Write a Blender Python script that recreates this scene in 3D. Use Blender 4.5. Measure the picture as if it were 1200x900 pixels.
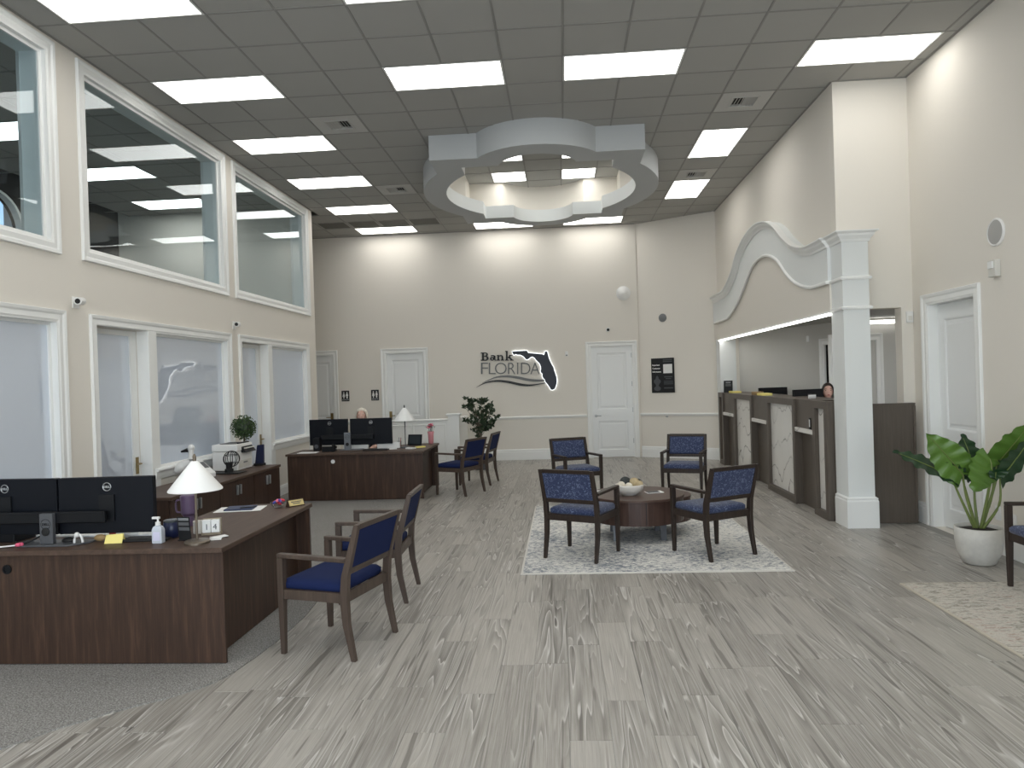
import bpy, bmesh, math, random
from mathutils import Vector, Matrix, geometry, noise as mnoise

for o in list(bpy.data.objects):
    bpy.data.objects.remove(o)
sc = bpy.context.scene
COL = sc.collection
R = math.radians
rnd = random.Random(7)

# ------------------------------------------------------------------ camera
cam_d = bpy.data.cameras.new('camera')
cam = bpy.data.objects.new('camera', cam_d)
COL.objects.link(cam)
cam_d.sensor_fit = 'HORIZONTAL'
cam_d.sensor_width = 36.0
cam_d.lens = 845.17 / 1200.0 * 36.0
cam_d.clip_start = 0.05
cam_d.clip_end = 200
CR = Vector((0.99703389, 0.07004411, -0.03189418))
CD = Vector((-0.03145776, -0.00732514, -0.99947824))
CF = Vector((-0.0702412, 0.997517, -0.00509998))
m = Matrix.Identity(4)
for i in range(3):
    m[i][0] = CR[i]; m[i][1] = -CD[i]; m[i][2] = -CF[i]
m[0][3] = 0.0; m[1][3] = 0.0; m[2][3] = 1.70
cam.matrix_world = m
sc.camera = cam

# ------------------------------------------------------------------ world, daylight, exposure
w = bpy.data.worlds.new('world')
sc.world = w
w.use_nodes = True
wn = w.node_tree.nodes; wl = w.node_tree.links
sky = wn.new('ShaderNodeTexSky')
sky.sky_type = 'NISHITA'
sky.sun_elevation = R(50); sky.sun_rotation = R(150); sky.sun_disc = False
wn['Background'].inputs['Strength'].default_value = 0.16
wl.new(sky.outputs[0], wn['Background'].inputs['Color'])

def area(name, loc, rot, sx, sy, power, color):
    d = bpy.data.lights.new(name, 'AREA')
    d.shape = 'RECTANGLE'; d.size = sx; d.size_y = sy; d.energy = power; d.color = color
    o = bpy.data.objects.new(name, d); COL.objects.link(o)
    o.location = loc; o.rotation_euler = rot
    return o
# daylight through the three street windows behind the camera
for k, x in enumerate((-2.9, -0.3, 2.3)):
    area('street_daylight', (x, -3.9, 2.1), (R(90), 0, 0), 1.9, 3.2, 92, (0.80, 0.90, 1.0))
PANEL = 4.15          # radiance of the ceiling light diffusers
sc.view_settings.view_transform = 'Standard'
sc.view_settings.look = 'None'
sc.view_settings.gamma = 1.0
sc.view_settings.use_curve_mapping = False
sc.view_settings.exposure = 0.42
sc.cycles.max_bounces = 10
sc.cycles.diffuse_bounces = 6
sc.cycles.glossy_bounces = 4
sc.cycles.transparent_max_bounces = 12
sc.cycles.caustics_reflective = False
sc.cycles.caustics_refractive = False
sc.cycles.sample_clamp_indirect = 6.0

# ------------------------------------------------------------------ materials
def srgb(r, g, b):
    f = lambda c: c / 12.92 if c <= 0.04045 else ((c + 0.055) / 1.055) ** 2.4
    return (f(r / 255), f(g / 255), f(b / 255), 1.0)
MATS = {}
def mat(name, col, rough=0.5, metal=0.0, spec=0.5, bump=0.0, bscale=60, var=0.0, vscale=3, emit=0, coat=0.0):
    mt = bpy.data.materials.new(name); mt.use_nodes = True
    nt = mt.node_tree; b = nt.nodes['Principled BSDF']
    b.inputs['Base Color'].default_value = col
    b.inputs['Roughness'].default_value = rough
    b.inputs['Metallic'].default_value = metal
    b.inputs['Specular IOR Level'].default_value = spec
    b.inputs['Coat Weight'].default_value = coat
    b.inputs['Coat Roughness'].default_value = 0.03
    if emit:
        b.inputs['Emission Color'].default_value = col
        b.inputs['Emission Strength'].default_value = emit
    tc = nt.nodes.new('ShaderNodeTexCoord')
    if bump:
        n = nt.nodes.new('ShaderNodeTexNoise'); n.inputs['Scale'].default_value = bscale
        n.inputs['Detail'].default_value = 3
        bp = nt.nodes.new('ShaderNodeBump'); bp.inputs['Strength'].default_value = bump
        bp.inputs['Distance'].default_value = 0.004
        nt.links.new(tc.outputs['Object'], n.inputs['Vector'])
        nt.links.new(n.outputs['Fac'], bp.inputs['Height'])
        nt.links.new(bp.outputs['Normal'], b.inputs['Normal'])
    if var:
        n2 = nt.nodes.new('ShaderNodeTexNoise'); n2.inputs['Scale'].default_value = vscale
        n2.inputs['Detail'].default_value = 4
        nt.links.new(tc.outputs['Object'], n2.inputs['Vector'])
        mx = nt.nodes.new('ShaderNodeMix'); mx.data_type = 'RGBA'
        mx.inputs[6].default_value = tuple(c * (1 - var) for c in col[:3]) + (1,)
        mx.inputs[7].default_value = tuple(min(1, c * (1 + var)) for c in col[:3]) + (1,)
        nt.links.new(n2.outputs['Fac'], mx.inputs[0])
        nt.links.new(mx.outputs[2], b.inputs['Base Color'])
    MATS[name] = mt
    return mt

def ramp(nt, stops, interp='LINEAR'):
    r = nt.nodes.new('ShaderNodeValToRGB'); cr = r.color_ramp; cr.interpolation = interp
    while len(cr.elements) < len(stops): cr.elements.new(0.5)
    for e, (p, c) in zip(cr.elements, stops):
        e.position = p; e.color = c if len(c) == 4 else tuple(c) + (1,)
    return r

def mathn(nt, op, a, b=None, c=None):
    n = nt.nodes.new('ShaderNodeMath'); n.operation = op
    for i, v in enumerate((a, b, c)):
        if v is None: continue
        if isinstance(v, (int, float)): n.inputs[i].default_value = v
        else: nt.links.new(v, n.inputs[i])
    return n.outputs[0]

def vmath(nt, op, a, b):
    n = nt.nodes.new('ShaderNodeVectorMath'); n.operation = op
    for i, v in enumerate((a, b)):
        if isinstance(v, (tuple, list)): n.inputs[i].default_value = v
        else: nt.links.new(v, n.inputs[i])
    return n.outputs[0]

def mixc(nt, f, a, b, blend='MIX'):
    n = nt.nodes.new('ShaderNodeMix'); n.data_type = 'RGBA'; n.blend_type = blend
    for i, v in ((0, f), (6, a), (7, b)):
        if isinstance(v, (int, float)): n.inputs[i].default_value = v
        elif isinstance(v, (tuple, list)): n.inputs[i].default_value = v
        else: nt.links.new(v, n.inputs[i])
    return n.outputs[2]

def noise(nt, vec, scale, detail=4, rough=0.55, dist=0.0):
    n = nt.nodes.new('ShaderNodeTexNoise'); n.inputs['Scale'].default_value = scale
    n.inputs['Detail'].default_value = detail; n.inputs['Roughness'].default_value = rough
    n.inputs['Distortion'].default_value = dist
    nt.links.new(vec, n.inputs['Vector'])
    return n.outputs['Fac']

def wood(name, dark, mid, light, axis='z', rough=0.42, stretch=14.0, scale=2.2, board=0.0):
    """veneer whose grain runs along AXIS"""
    mt = bpy.data.materials.new(name); mt.use_nodes = True
    nt = mt.node_tree; b = nt.nodes['Principled BSDF']
    tc = nt.nodes.new('ShaderNodeTexCoord')
    s = [stretch, stretch, stretch]; s['xyz'.index(axis)] = 1.0
    v = vmath(nt, 'MULTIPLY', tc.outputs['Object'], tuple(s))
    a = noise(nt, v, scale, 6, 0.6, 0.4)
    s2 = [60.0] * 3; s2['xyz'.index(axis)] = 1.2
    fine = noise(nt, vmath(nt, 'MULTIPLY', tc.outputs['Object'], tuple(s2)), 3.0, 3, 0.6)
    r = ramp(nt, [(0.25, dark), (0.52, mid), (0.78, light)])
    nt.links.new(a, r.inputs[0])
    c = mixc(nt, 0.35, r.outputs[0], mixc(nt, fine, dark, light), 'MIX')
    nt.links.new(c, b.inputs['Base Color'])
    b.inputs['Roughness'].default_value = rough
    b.inputs['Specular IOR Level'].default_value = 0.35
    MATS[name] = mt
    return mt

M_wall = mat('greige_wall_paint', srgb(226, 221, 212), 0.75, spec=0.25, bump=0.06, bscale=180)
M_wallt = mat('grey_teller_wall_paint', srgb(200, 199, 194), 0.75, spec=0.25)
M_trim = mat('white_trim_paint', srgb(236, 237, 235), 0.38, spec=0.4)
M_door = mat('white_door_paint', srgb(234, 236, 236), 0.4, spec=0.4)
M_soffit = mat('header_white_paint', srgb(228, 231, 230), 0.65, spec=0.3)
M_ring = mat('soffit_paint_shaded', srgb(188, 191, 192), 0.7, spec=0.2)  # same white as the header, darkened to paint in the outer faces' shade
M_tile = mat('ceiling_tile', srgb(170, 169, 165), 0.9, spec=0.1, bump=0.25, bscale=240)
M_grid = mat('ceiling_grid_metal', srgb(148, 147, 143), 0.7, spec=0.1)
M_roof = mat('plain_roof_deck', srgb(190, 190, 185), 0.9)
M_white = mat('white_plastic', srgb(232, 232, 230), 0.4)
M_vent = mat('vent_plate', srgb(186, 185, 181), 0.7)
M_offw = mat('offwhite_plastic', srgb(214, 212, 205), 0.45)
M_grey = mat('grey_plastic', srgb(120, 122, 124), 0.5)
M_dgrey = mat('dark_grey_plastic', srgb(78, 80, 84), 0.45)
M_black = mat('black_plastic', srgb(16, 18, 22), 0.45, spec=0.25)
M_blackm = mat('matte_black', srgb(12, 13, 14), 0.6)
M_monitor = mat('monitor_shell', srgb(11, 15, 23), 0.5, spec=0.2)
M_silver = mat('brushed_silver', srgb(176, 178, 180), 0.35, metal=0.8)
M_steel = mat('stand_silver', srgb(120, 124, 130), 0.45, metal=0.3)
M_brass = mat('antique_brass', srgb(150, 130, 88), 0.32, metal=0.9)
M_pewter = mat('brushed_pewter', srgb(126, 116, 104), 0.35, metal=0.85)
M_gold = mat('gold_plate', srgb(206, 188, 130), 0.4, metal=0.3)
M_paper = mat('white_paper', srgb(240, 240, 238), 0.7, spec=0.2)
M_yellow = mat('yellow_card', srgb(240, 226, 140), 0.7, spec=0.2)
M_navyp = mat('navy_enamel', srgb(22, 30, 62), 0.3)
M_navyfold = mat('navy_folder', srgb(40, 52, 84), 0.5)
M_purple = mat('purple_tumbler', srgb(96, 78, 106), 0.4)
M_pink = mat('pink_glass', srgb(206, 136, 142), 0.3)
M_flower = mat('pink_petal', srgb(224, 96, 128), 0.6)
M_dleaf = mat('dark_leaf', srgb(34, 48, 30), 0.5, var=0.35, vscale=9)
M_ficus = mat('ficus_leaf', srgb(44, 62, 40), 0.45, var=0.4, vscale=8)
M_box = mat('boxwood_leaf', srgb(52, 76, 34), 0.6, var=0.4, vscale=20)
M_stem = mat('pale_stem', srgb(120, 112, 96), 0.7)
M_trunk = mat('dark_trunk', srgb(60, 46, 34), 0.8)
M_soil = mat('dark_soil', srgb(34, 28, 24), 0.95, bump=0.8, bscale=40)
M_pot = mat('speckled_white_pot', srgb(204, 202, 196), 0.45, var=0.1, vscale=30)
M_bowl = mat('ribbed_white_ceramic', srgb(226, 222, 214), 0.45)
M_red = mat('red_plastic', srgb(160, 40, 40), 0.45)
M_tan = mat('tan_stone', srgb(150, 124, 84), 0.7, var=0.3, vscale=30)
M_skin = mat('skin', srgb(222, 180, 164), 0.55, spec=0.3)
M_blond = mat('blond_hair', srgb(218, 210, 196), 0.55, var=0.2, vscale=40)
M_brown = mat('dark_brown_hair', srgb(42, 30, 26), 0.5, var=0.3, vscale=40)
M_pinktop = mat('pink_blouse', srgb(214, 130, 140), 0.8)
M_navytop = mat('navy_blouse', srgb(40, 46, 66), 0.8)
M_slacks = mat('dark_slacks', srgb(32, 34, 40), 0.85)
M_eye = mat('eye', srgb(40, 30, 26), 0.2)
M_lip = mat('lip', srgb(180, 90, 92), 0.5)
M_shade = mat('white_lamp_shade', srgb(244, 244, 242), 0.7, spec=0.2)
M_navysign = mat('navy_sign_face', srgb(12, 22, 40), 0.45)
M_signblack = mat('sign_black', srgb(14, 16, 20), 0.5)
M_signgrey = mat('sign_grey', srgb(104, 106, 106), 0.45)
M_halo = mat('backlit_sign_edge', (0.92, 0.96, 1.0, 1), 0.5, emit=1.05)
M_screen = mat('phone_screen', srgb(56, 62, 66), 0.2)
M_diff = mat('ceiling_light_diffuser', (1.0, 0.985, 0.945, 1), 0.6, emit=PANEL)
M_led = mat('led_strip', (1.0, 0.98, 0.94, 1), 0.6, emit=4.5)
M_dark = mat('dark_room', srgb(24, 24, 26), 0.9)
M_grille = mat('dark_perforated_grille', srgb(92, 90, 84), 0.7)
M_carpet = mat('grey_carpet', srgb(128, 126, 122), 0.97, spec=0.05)
M_candy = [mat('candy_wrapper_' + n, srgb(*c), 0.3) for n, c in (('red', (206, 52, 66)), ('violet', (88, 60, 150)), ('rose', (232, 120, 140)), ('blue', (50, 80, 170)))]
M_cgrass = None

# speckled carpet
nt = M_carpet.node_tree; b = nt.nodes['Principled BSDF']; tc = nt.nodes.new('ShaderNodeTexCoord')
n1 = noise(nt, tc.outputs['Object'], 120, 2, 0.6); n2 = noise(nt, tc.outputs['Object'], 2.0, 3)
r = ramp(nt, [(0.30, srgb(98, 96, 94)), (0.5, srgb(138, 136, 133)), (0.70, srgb(178, 176, 173))])
nt.links.new(n1, r.inputs[0])
nt.links.new(mixc(nt, 0.10, r.outputs[0], mixc(nt, n2, srgb(90, 88, 84), srgb(160, 158, 152))), b.inputs['Base Color'])
bp = nt.nodes.new('ShaderNodeBump'); bp.inputs['Strength'].default_value = 0.5; bp.inputs['Distance'].default_value = 0.006
nt.links.new(n1, bp.inputs['Height']); nt.links.new(bp.outputs['Normal'], b.inputs['Normal'])

# wood-look porcelain planks: grain along y, own phase per plank
M_plank = bpy.data.materials.new('grey_wood_look_plank'); M_plank.use_nodes = True
nt = M_plank.node_tree; b = nt.nodes['Principled BSDF']; tc = nt.nodes.new('ShaderNodeTexCoord')
oi = nt.nodes.new('ShaderNodeObjectInfo')
at = nt.nodes.new('ShaderNodeAttribute'); at.attribute_name = 'phase'
ph = mathn(nt, 'FRACT', mathn(nt, 'ADD', oi.outputs['Random'], at.outputs['Fac']))
cmb = nt.nodes.new('ShaderNodeCombineXYZ')
nt.links.new(mathn(nt, 'MULTIPLY', ph, 53.0), cmb.inputs[0]); nt.links.new(mathn(nt, 'MULTIPLY', ph, 91.0), cmb.inputs[1])
nt.links.new(mathn(nt, 'MULTIPLY', ph, 17.0), cmb.inputs[2])
base = vmath(nt, 'ADD', tc.outputs['Object'], cmb.outputs[0])
v = vmath(nt, 'MULTIPLY', base, (8.5, 0.46, 1.0))
big = noise(nt, v, 1.25, 1.5, 0.45, 0.25)            # broad figure: contour it into long cathedral grain
fig = mathn(nt, 'FRACT', mathn(nt, 'MULTIPLY', big, 10.0))
line = ramp(nt, [(0.0, (0, 0, 0)), (0.05, (1, 1, 1)), (0.13, (0.25,) * 3), (0.5, (0.0,) * 3), (1.0, (0,) * 3)])
nt.links.new(fig, line.inputs[0])
band = ramp(nt, [(0.0, (0.0,) * 3), (0.55, (0.25,) * 3), (0.97, (1, 1, 1)), (1.0, (0.0,) * 3)])
nt.links.new(fig, band.inputs[0])
fine = noise(nt, vmath(nt, 'MULTIPLY', base, (60.0, 1.1, 1.0)), 2.0, 5, 0.7)
msk = noise(nt, vmath(nt, 'MULTIPLY', base, (3.0, 0.8, 1.0)), 1.4, 2, 0.5)
mskr = ramp(nt, [(0.40, (0.05,) * 3), (0.60, (1, 1, 1))]); nt.links.new(msk, mskr.inputs[0])
dk = noise(nt, vmath(nt, 'MULTIPLY', base, (17.0, 0.55, 1.0)), 1.3, 2, 0.5, 0.4)
dkr = ramp(nt, [(0.63, (0, 0, 0)), (0.66, (1, 1, 1))])
nt.links.new(dk, dkr.inputs[0])
fr = ramp(nt, [(0.34, (0, 0, 0)), (0.66, (1, 1, 1))]); nt.links.new(fine, fr.inputs[0])
c0 = mixc(nt, ph, srgb(124, 119, 112), srgb(162, 157, 149))
c1 = mixc(nt, mathn(nt, 'MULTIPLY', fr.outputs[0], 0.62), c0, srgb(190, 186, 179))
c1 = mixc(nt, mathn(nt, 'MULTIPLY', mathn(nt, 'MULTIPLY', band.outputs[0], mskr.outputs[0]), 0.56), c1, srgb(82, 78, 72))
c2 = mixc(nt, mathn(nt, 'MULTIPLY', dkr.outputs[0], 0.62), c1, srgb(80, 75, 69))
c3 = mixc(nt, mathn(nt, 'MULTIPLY', mathn(nt, 'MULTIPLY', line.outputs[0], mskr.outputs[0]), 0.85), c2, srgb(210, 208, 204))
nt.links.new(c3, b.inputs['Base Color'])
b.inputs['Roughness'].default_value = 0.36; b.inputs['Specular IOR Level'].default_value = 0.45
M_grout = mat('grey_grout', srgb(150, 148, 143), 0.9)

def rug_mat(name, cols, scale, stretch):
    mt = bpy.data.materials.new(name); mt.use_nodes = True
    nt = mt.node_tree; b = nt.nodes['Principled BSDF']; tc = nt.nodes.new('ShaderNodeTexCoord')
    p = tc.outputs['Object']
    a = noise(nt, vmath(nt, 'MULTIPLY', p, stretch), scale, 6, 0.72, 0.6)
    c = noise(nt, p, 1.5, 3, 0.5)
    f = noise(nt, vmath(nt, 'MULTIPLY', p, (60, 90, 1)), 1.0, 2, 0.6)
    h = mathn(nt, 'ADD', mathn(nt, 'MULTIPLY', a, 0.68), mathn(nt, 'ADD', mathn(nt, 'MULTIPLY', c, 0.22), mathn(nt, 'MULTIPLY', f, 0.12)))
    r = ramp(nt, cols)
    nt.links.new(h, r.inputs[0]); nt.links.new(r.outputs[0], b.inputs['Base Color'])
    b.inputs['Roughness'].default_value = 0.95; b.inputs['Specular IOR Level'].default_value = 0.05
    bp = nt.nodes.new('ShaderNodeBump'); bp.inputs['Strength'].default_value = 0.4; bp.inputs['Distance'].default_value = 0.005
    nt.links.new(f, bp.inputs['Height']); nt.links.new(bp.outputs['Normal'], b.inputs['Normal'])
    return mt
M_rug = rug_mat('distressed_grey_blue_rug', [(0.39, srgb(104, 112, 126)), (0.46, srgb(156, 159, 163)), (0.52, srgb(210, 209, 205)), (0.58, srgb(234, 232, 226)), (0.66, srgb(180, 177, 170))], 24, (1.0, 1.35, 1))
M_rug2 = rug_mat('distressed_cream_rug', [(0.37, srgb(120, 116, 108)), (0.45, srgb(162, 157, 148)), (0.53, srgb(202, 198, 189)), (0.60, srgb(178, 163, 153)), (0.68, srgb(142, 136, 128))], 16, (0.8, 1.8, 1))

# quartz with thin wavy dark veins
M_quartz = bpy.data.materials.new('veined_white_quartz'); M_quartz.use_nodes = True
nt = M_quartz.node_tree; b = nt.nodes['Principled BSDF']; tc = nt.nodes.new('ShaderNodeTexCoord')
oi = nt.nodes.new('ShaderNodeObjectInfo')
p = vmath(nt, 'ADD', tc.outputs['Object'], vmath(nt, 'SCALE', (3.0, 5.0, 7.0), (0, 0, 0)))
off = nt.nodes.new('ShaderNodeCombineXYZ'); nt.links.new(mathn(nt, 'MULTIPLY', oi.outputs['Random'], 20.0), off.inputs[1])
p = vmath(nt, 'ADD', tc.outputs['Object'], off.outputs[0])
big = noise(nt, vmath(nt, 'MULTIPLY', p, (1.0, 1.3, 1.0)), 1.5, 3, 0.45, 0.7)
sx = nt.nodes.new('ShaderNodeSeparateXYZ'); nt.links.new(p, sx.inputs[0])
wav = noise(nt, vmath(nt, 'MULTIPLY', p, (1.0, 1.0, 0.45)), 2.4, 3, 0.42, 0.3)
v1 = mathn(nt, 'ABSOLUTE', mathn(nt, 'SUBTRACT', mathn(nt, 'FRACT', mathn(nt, 'ADD', mathn(nt, 'MULTIPLY', sx.outputs[2], 2.6), mathn(nt, 'MULTIPLY', wav, 2.9))), 0.5))
r1 = ramp(nt, [(0.0, (1, 1, 1)), (0.014, (0.8,) * 3), (0.03, (0.12,) * 3), (0.12, (0, 0, 0))])
nt.links.new(v1, r1.inputs[0])
cl = noise(nt, p, 2.5, 4, 0.5)
wk = mathn(nt, 'MULTIPLY', r1.outputs[0], ramp(nt, [(0.35, (0.1,) * 3), (0.6, (0.85,) * 3)]).outputs[0])
cr_ = [n for n in nt.nodes if n.type == 'VALTORGB'][-1]; nt.links.new(cl, cr_.inputs[0])
nt.links.new(mixc(nt, wk, mixc(nt, cl, srgb(218, 216, 210), srgb(232, 230, 226)), srgb(70, 64, 60)), b.inputs['Base Color'])
b.inputs['Roughness'].default_value = 0.22

# fabrics
M_navy = mat('navy_upholstery', srgb(24, 36, 76), 0.85, spec=0.2, bump=0.3, bscale=500)
M_pat = bpy.data.materials.new('speckled_navy_upholstery'); M_pat.use_nodes = True
nt = M_pat.node_tree; b = nt.nodes['Principled BSDF']; tc = nt.nodes.new('ShaderNodeTexCoord')
vor = nt.nodes.new('ShaderNodeTexVoronoi'); vor.inputs['Scale'].default_value = 75; vor.feature = 'DISTANCE_TO_EDGE'
nt.links.new(vmath(nt, 'ADD', tc.outputs['Object'], (3.1, 1.7, 2.3)), vor.inputs['Vector'])
n1 = noise(nt, tc.outputs['Object'], 45, 3, 0.6, 1.5)
r = ramp(nt, [(0.52, (0, 0, 0)), (0.62, (1, 1, 1))]); nt.links.new(n1, r.inputs[0])
e = ramp(nt, [(0.03, (1, 1, 1)), (0.10, (0, 0, 0))]); nt.links.new(vor.outputs['Distance'], e.inputs[0])
nt.links.new(mixc(nt, mathn(nt, 'MULTIPLY', r.outputs[0], mathn(nt, 'ADD', 0.35, mathn(nt, 'MULTIPLY', e.outputs[0], 0.6))), srgb(36, 48, 84), srgb(122, 136, 164)), b.inputs['Base Color'])
b.inputs['Roughness'].default_value = 0.75; b.inputs['Sheen Weight'].default_value = 0.2

# woods
W1 = (srgb(34, 25, 21), srgb(60, 44, 36), srgb(98, 73, 58))
M_walz = wood('walnut_laminate_vertical', *W1, axis='z')
M_waly = wood('walnut_laminate_along_y', srgb(58, 44, 36), srgb(78, 61, 51), srgb(98, 79, 67), axis='y', rough=0.5)
M_cred = wood('dark_walnut_credenza', srgb(38, 26, 21), srgb(56, 40, 32), srgb(80, 58, 46), axis='z')
M_chairw = wood('greyed_walnut_frame', srgb(58, 48, 42), srgb(76, 64, 56), srgb(98, 84, 75), axis='z', stretch=20)
M_espr = wood('espresso_frame', srgb(36, 29, 25), srgb(48, 39, 34), srgb(66, 54, 47), axis='z', stretch=20)
M_table = wood('red_brown_table_veneer', srgb(46, 32, 28), srgb(66, 48, 42), srgb(86, 64, 55), axis='z', rough=0.3)
M_tabtop = wood('table_top_veneer', srgb(60, 44, 38), srgb(80, 61, 53), srgb(102, 81, 71), axis='x', rough=0.4)
M_tellz = wood('taupe_counter_laminate', srgb(78, 70, 63), srgb(90, 82, 74), srgb(102, 94, 85), axis='z', stretch=26)

# alocasia leaf: light veins on green
M_aloc = mat('alocasia_leaf', srgb(86, 120, 48), 0.38, var=0.35, vscale=6)
M_aloc2 = mat('alocasia_leaf_dark', srgb(34, 62, 36), 0.35, var=0.3, vscale=6)
M_petiole = mat('green_petiole', srgb(110, 124, 66), 0.5)

# glass: clear pane with real mirror reflections, and a milky privacy pane
def glass(name, tint):
    mt = bpy.data.materials.new(name); mt.use_nodes = True
    nt = mt.node_tree; nt.nodes.remove(nt.nodes['Principled BSDF'])
    out = [n for n in nt.nodes if n.type == 'OUTPUT_MATERIAL'][0]
    t = nt.nodes.new('ShaderNodeBsdfTransparent'); t.inputs[0].default_value = tint
    g = nt.nodes.new('ShaderNodeBsdfGlossy'); g.inputs['Roughness'].default_value = 0.0
    lw = nt.nodes.new('ShaderNodeLayerWeight'); lw.inputs['Blend'].default_value = 0.5
    f = mathn(nt, 'ADD', 0.045, mathn(nt, 'MULTIPLY', 0.95, mathn(nt, 'POWER', lw.outputs['Facing'], 5.0)))
    mx = nt.nodes.new('ShaderNodeMixShader')
    nt.links.new(f, mx.inputs[0]); nt.links.new(t.outputs[0], mx.inputs[1]); nt.links.new(g.outputs[0], mx.inputs[2])
    nt.links.new(mx.outputs[0], out.inputs[0])
    return mt
M_glass = glass('clear_glass', (0.88, 0.94, 0.96, 1))
M_bowlglass = glass('candy_dish_glass', (0.93, 0.93, 0.93, 1))
M_frost = mat('frosted_privacy_glass', srgb(204, 214, 228), 0.5, spec=0.2, coat=1.0)
M_frost.node_tree.nodes['Principled BSDF'].inputs['Coat IOR'].default_value = 2.5
M_frost.node_tree.nodes['Principled BSDF'].inputs['Coat Roughness'].default_value = 0.0
M_bottle = mat('clear_bottle_plastic', srgb(196, 202, 212), 0.15)

# ------------------------------------------------------------------ mesh helpers
class MB:
    def __init__(s):
        s.v = []; s.f = []
    def quad(s, a, b, c, d):
        n = len(s.v); s.v += [tuple(a), tuple(b), tuple(c), tuple(d)]; s.f.append((n, n + 1, n + 2, n + 3)); return s
    def box(s, x0, x1, y0, y1, z0, z1):
        n = len(s.v)
        s.v += [(x0, y0, z0), (x1, y0, z0), (x1, y1, z0), (x0, y1, z0), (x0, y0, z1), (x1, y0, z1), (x1, y1, z1), (x0, y1, z1)]
        s.f += [tuple(n + i for i in q) for q in ((0, 3, 2, 1), (4, 5, 6, 7), (0, 1, 5, 4), (1, 2, 6, 5), (2, 3, 7, 6), (3, 0, 4, 7))]
        return s
    def hexa(s, p):
        n = len(s.v); s.v += [tuple(q) for q in p]
        s.f += [tuple(n + i for i in q) for q in ((0, 3, 2, 1), (4, 5, 6, 7), (0, 1, 5, 4), (1, 2, 6, 5), (2, 3, 7, 6), (3, 0, 4, 7))]
        return s
    def beam(s, p0, p1, w0, d0, w1=None, d1=None, up=(0, 0, 1)):
        """square bar from p0 to p1"""
        p0 = Vector(p0); p1 = Vector(p1); w1 = w0 if w1 is None else w1; d1 = d0 if d1 is None else d1
        t = (p1 - p0).normalized(); u = Vector(up)
        if abs(t.dot(u)) > 0.98: u = Vector((0, 1, 0))
        a = t.cross(u).normalized(); bb = a.cross(t).normalized()
        q = []
        for p, ww, dd in ((p0, w0, d0), (p1, w1, d1)):
            q += [p - a * ww / 2 - bb * dd / 2, p + a * ww / 2 - bb * dd / 2, p + a * ww / 2 + bb * dd / 2, p - a * ww / 2 + bb * dd / 2]
        return s.hexa(q)
    def post(s, rings):
        """stack of axis-aligned rectangles (cx, cy, z, wx, wy)"""
        n = len(s.v)
        for cx, cy, z, wx, wy in rings:
            s.v += [(cx - wx / 2, cy - wy / 2, z), (cx + wx / 2, cy - wy / 2, z), (cx + wx / 2, cy + wy / 2, z), (cx - wx / 2, cy + wy / 2, z)]
        k = len(rings)
        s.f.append((n + 3, n + 2, n + 1, n)); s.f.append(tuple(n + 4 * (k - 1) + i for i in range(4)))
        for i in range(k - 1):
            for j in range(4):
                s.f.append((n + 4 * i + j, n + 4 * i + (j + 1) % 4, n + 4 * i + 4 + (j + 1) % 4, n + 4 * i + 4 + j))
        return s
    def prism(s, poly, z0, z1, fn=None):
        """extrude 2D polygon (ccw); fn maps (a,b,h)->xyz"""
        fn = fn or (lambda a, b2, h: (a, b2, h))
        n = len(s.v); k = len(poly)
        s.v += [fn(a, b2, z0) for a, b2 in poly] + [fn(a, b2, z1) for a, b2 in poly]
        s.f.append(tuple(n + i for i in reversed(range(k)))); s.f.append(tuple(n + k + i for i in range(k)))
        for i in range(k):
            j = (i + 1) % k; s.f.append((n + i, n + j, n + k + j, n + k + i))
        return s
    def lathe(s, prof, c=(0, 0, 0), seg=20, fn=None, cap=True):
        """prof: list of (r, z)"""
        fn = fn or (lambda x, y, z: (x, y, z))
        n = len(s.v); k = len(prof)
        for r_, z in prof:
            for i in range(seg):
                a = 2 * math.pi * i / seg
                s.v.append(fn(c[0] + r_ * math.cos(a), c[1] + r_ * math.sin(a), c[2] + z))
        for i in range(k - 1):
            for j in range(seg):
                s.f.append((n + i * seg + j, n + i * seg + (j + 1) % seg, n + (i + 1) * seg + (j + 1) % seg, n + (i + 1) * seg + j))
        if cap:
            if prof[0][0] > 1e-4: s.f.append(tuple(n + i for i in reversed(range(seg))))
            if prof[-1][0] > 1e-4: s.f.append(tuple(n + (k - 1) * seg + i for i in range(seg)))
        return s
    def ball(s, c, r_, seg=14, rings=9, sq=(1, 1, 1), fn=None):
        prof = [(max(1e-5, math.sin(math.pi * i / rings)), -math.cos(math.pi * i / rings)) for i in range(rings + 1)]
        f0 = fn or (lambda x, y, z: (x, y, z))
        return s.lathe(prof, (0, 0, 0), seg, lambda x, y, z: f0(c[0] + x * r_ * sq[0], c[1] + y * r_ * sq[1], c[2] + z * r_ * sq[2]), cap=False)
    def tube(s, pts, r_, seg=8, cap=True):
        pts = [Vector(p) for p in pts]; n = len(s.v)
        rs = r_ if isinstance(r_, (list, tuple)) else [r_] * len(pts)
        for i, p in enumerate(pts):
            t = (pts[min(i + 1, len(pts) - 1)] - pts[max(i - 1, 0)]).normalized()
            u = Vector((0, 0, 1)) if abs(t.z) < 0.95 else Vector((1, 0, 0))
            a = t.cross(u).normalized(); bb = a.cross(t).normalized()
            for j in range(seg):
                an = 2 * math.pi * j / seg
                s.v.append(tuple(p + (a * math.cos(an) + bb * math.sin(an)) * rs[i]))
        for i in range(len(pts) - 1):
            for j in range(seg):
                s.f.append((n + i * seg + j, n + i * seg + (j + 1) % seg, n + (i + 1) * seg + (j + 1) % seg, n + (i + 1) * seg + j))
        if cap:
            s.f.append(tuple(n + j for j in reversed(range(seg)))); s.f.append(tuple(n + (len(pts) - 1) * seg + j for j in range(seg)))
        return s
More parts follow.
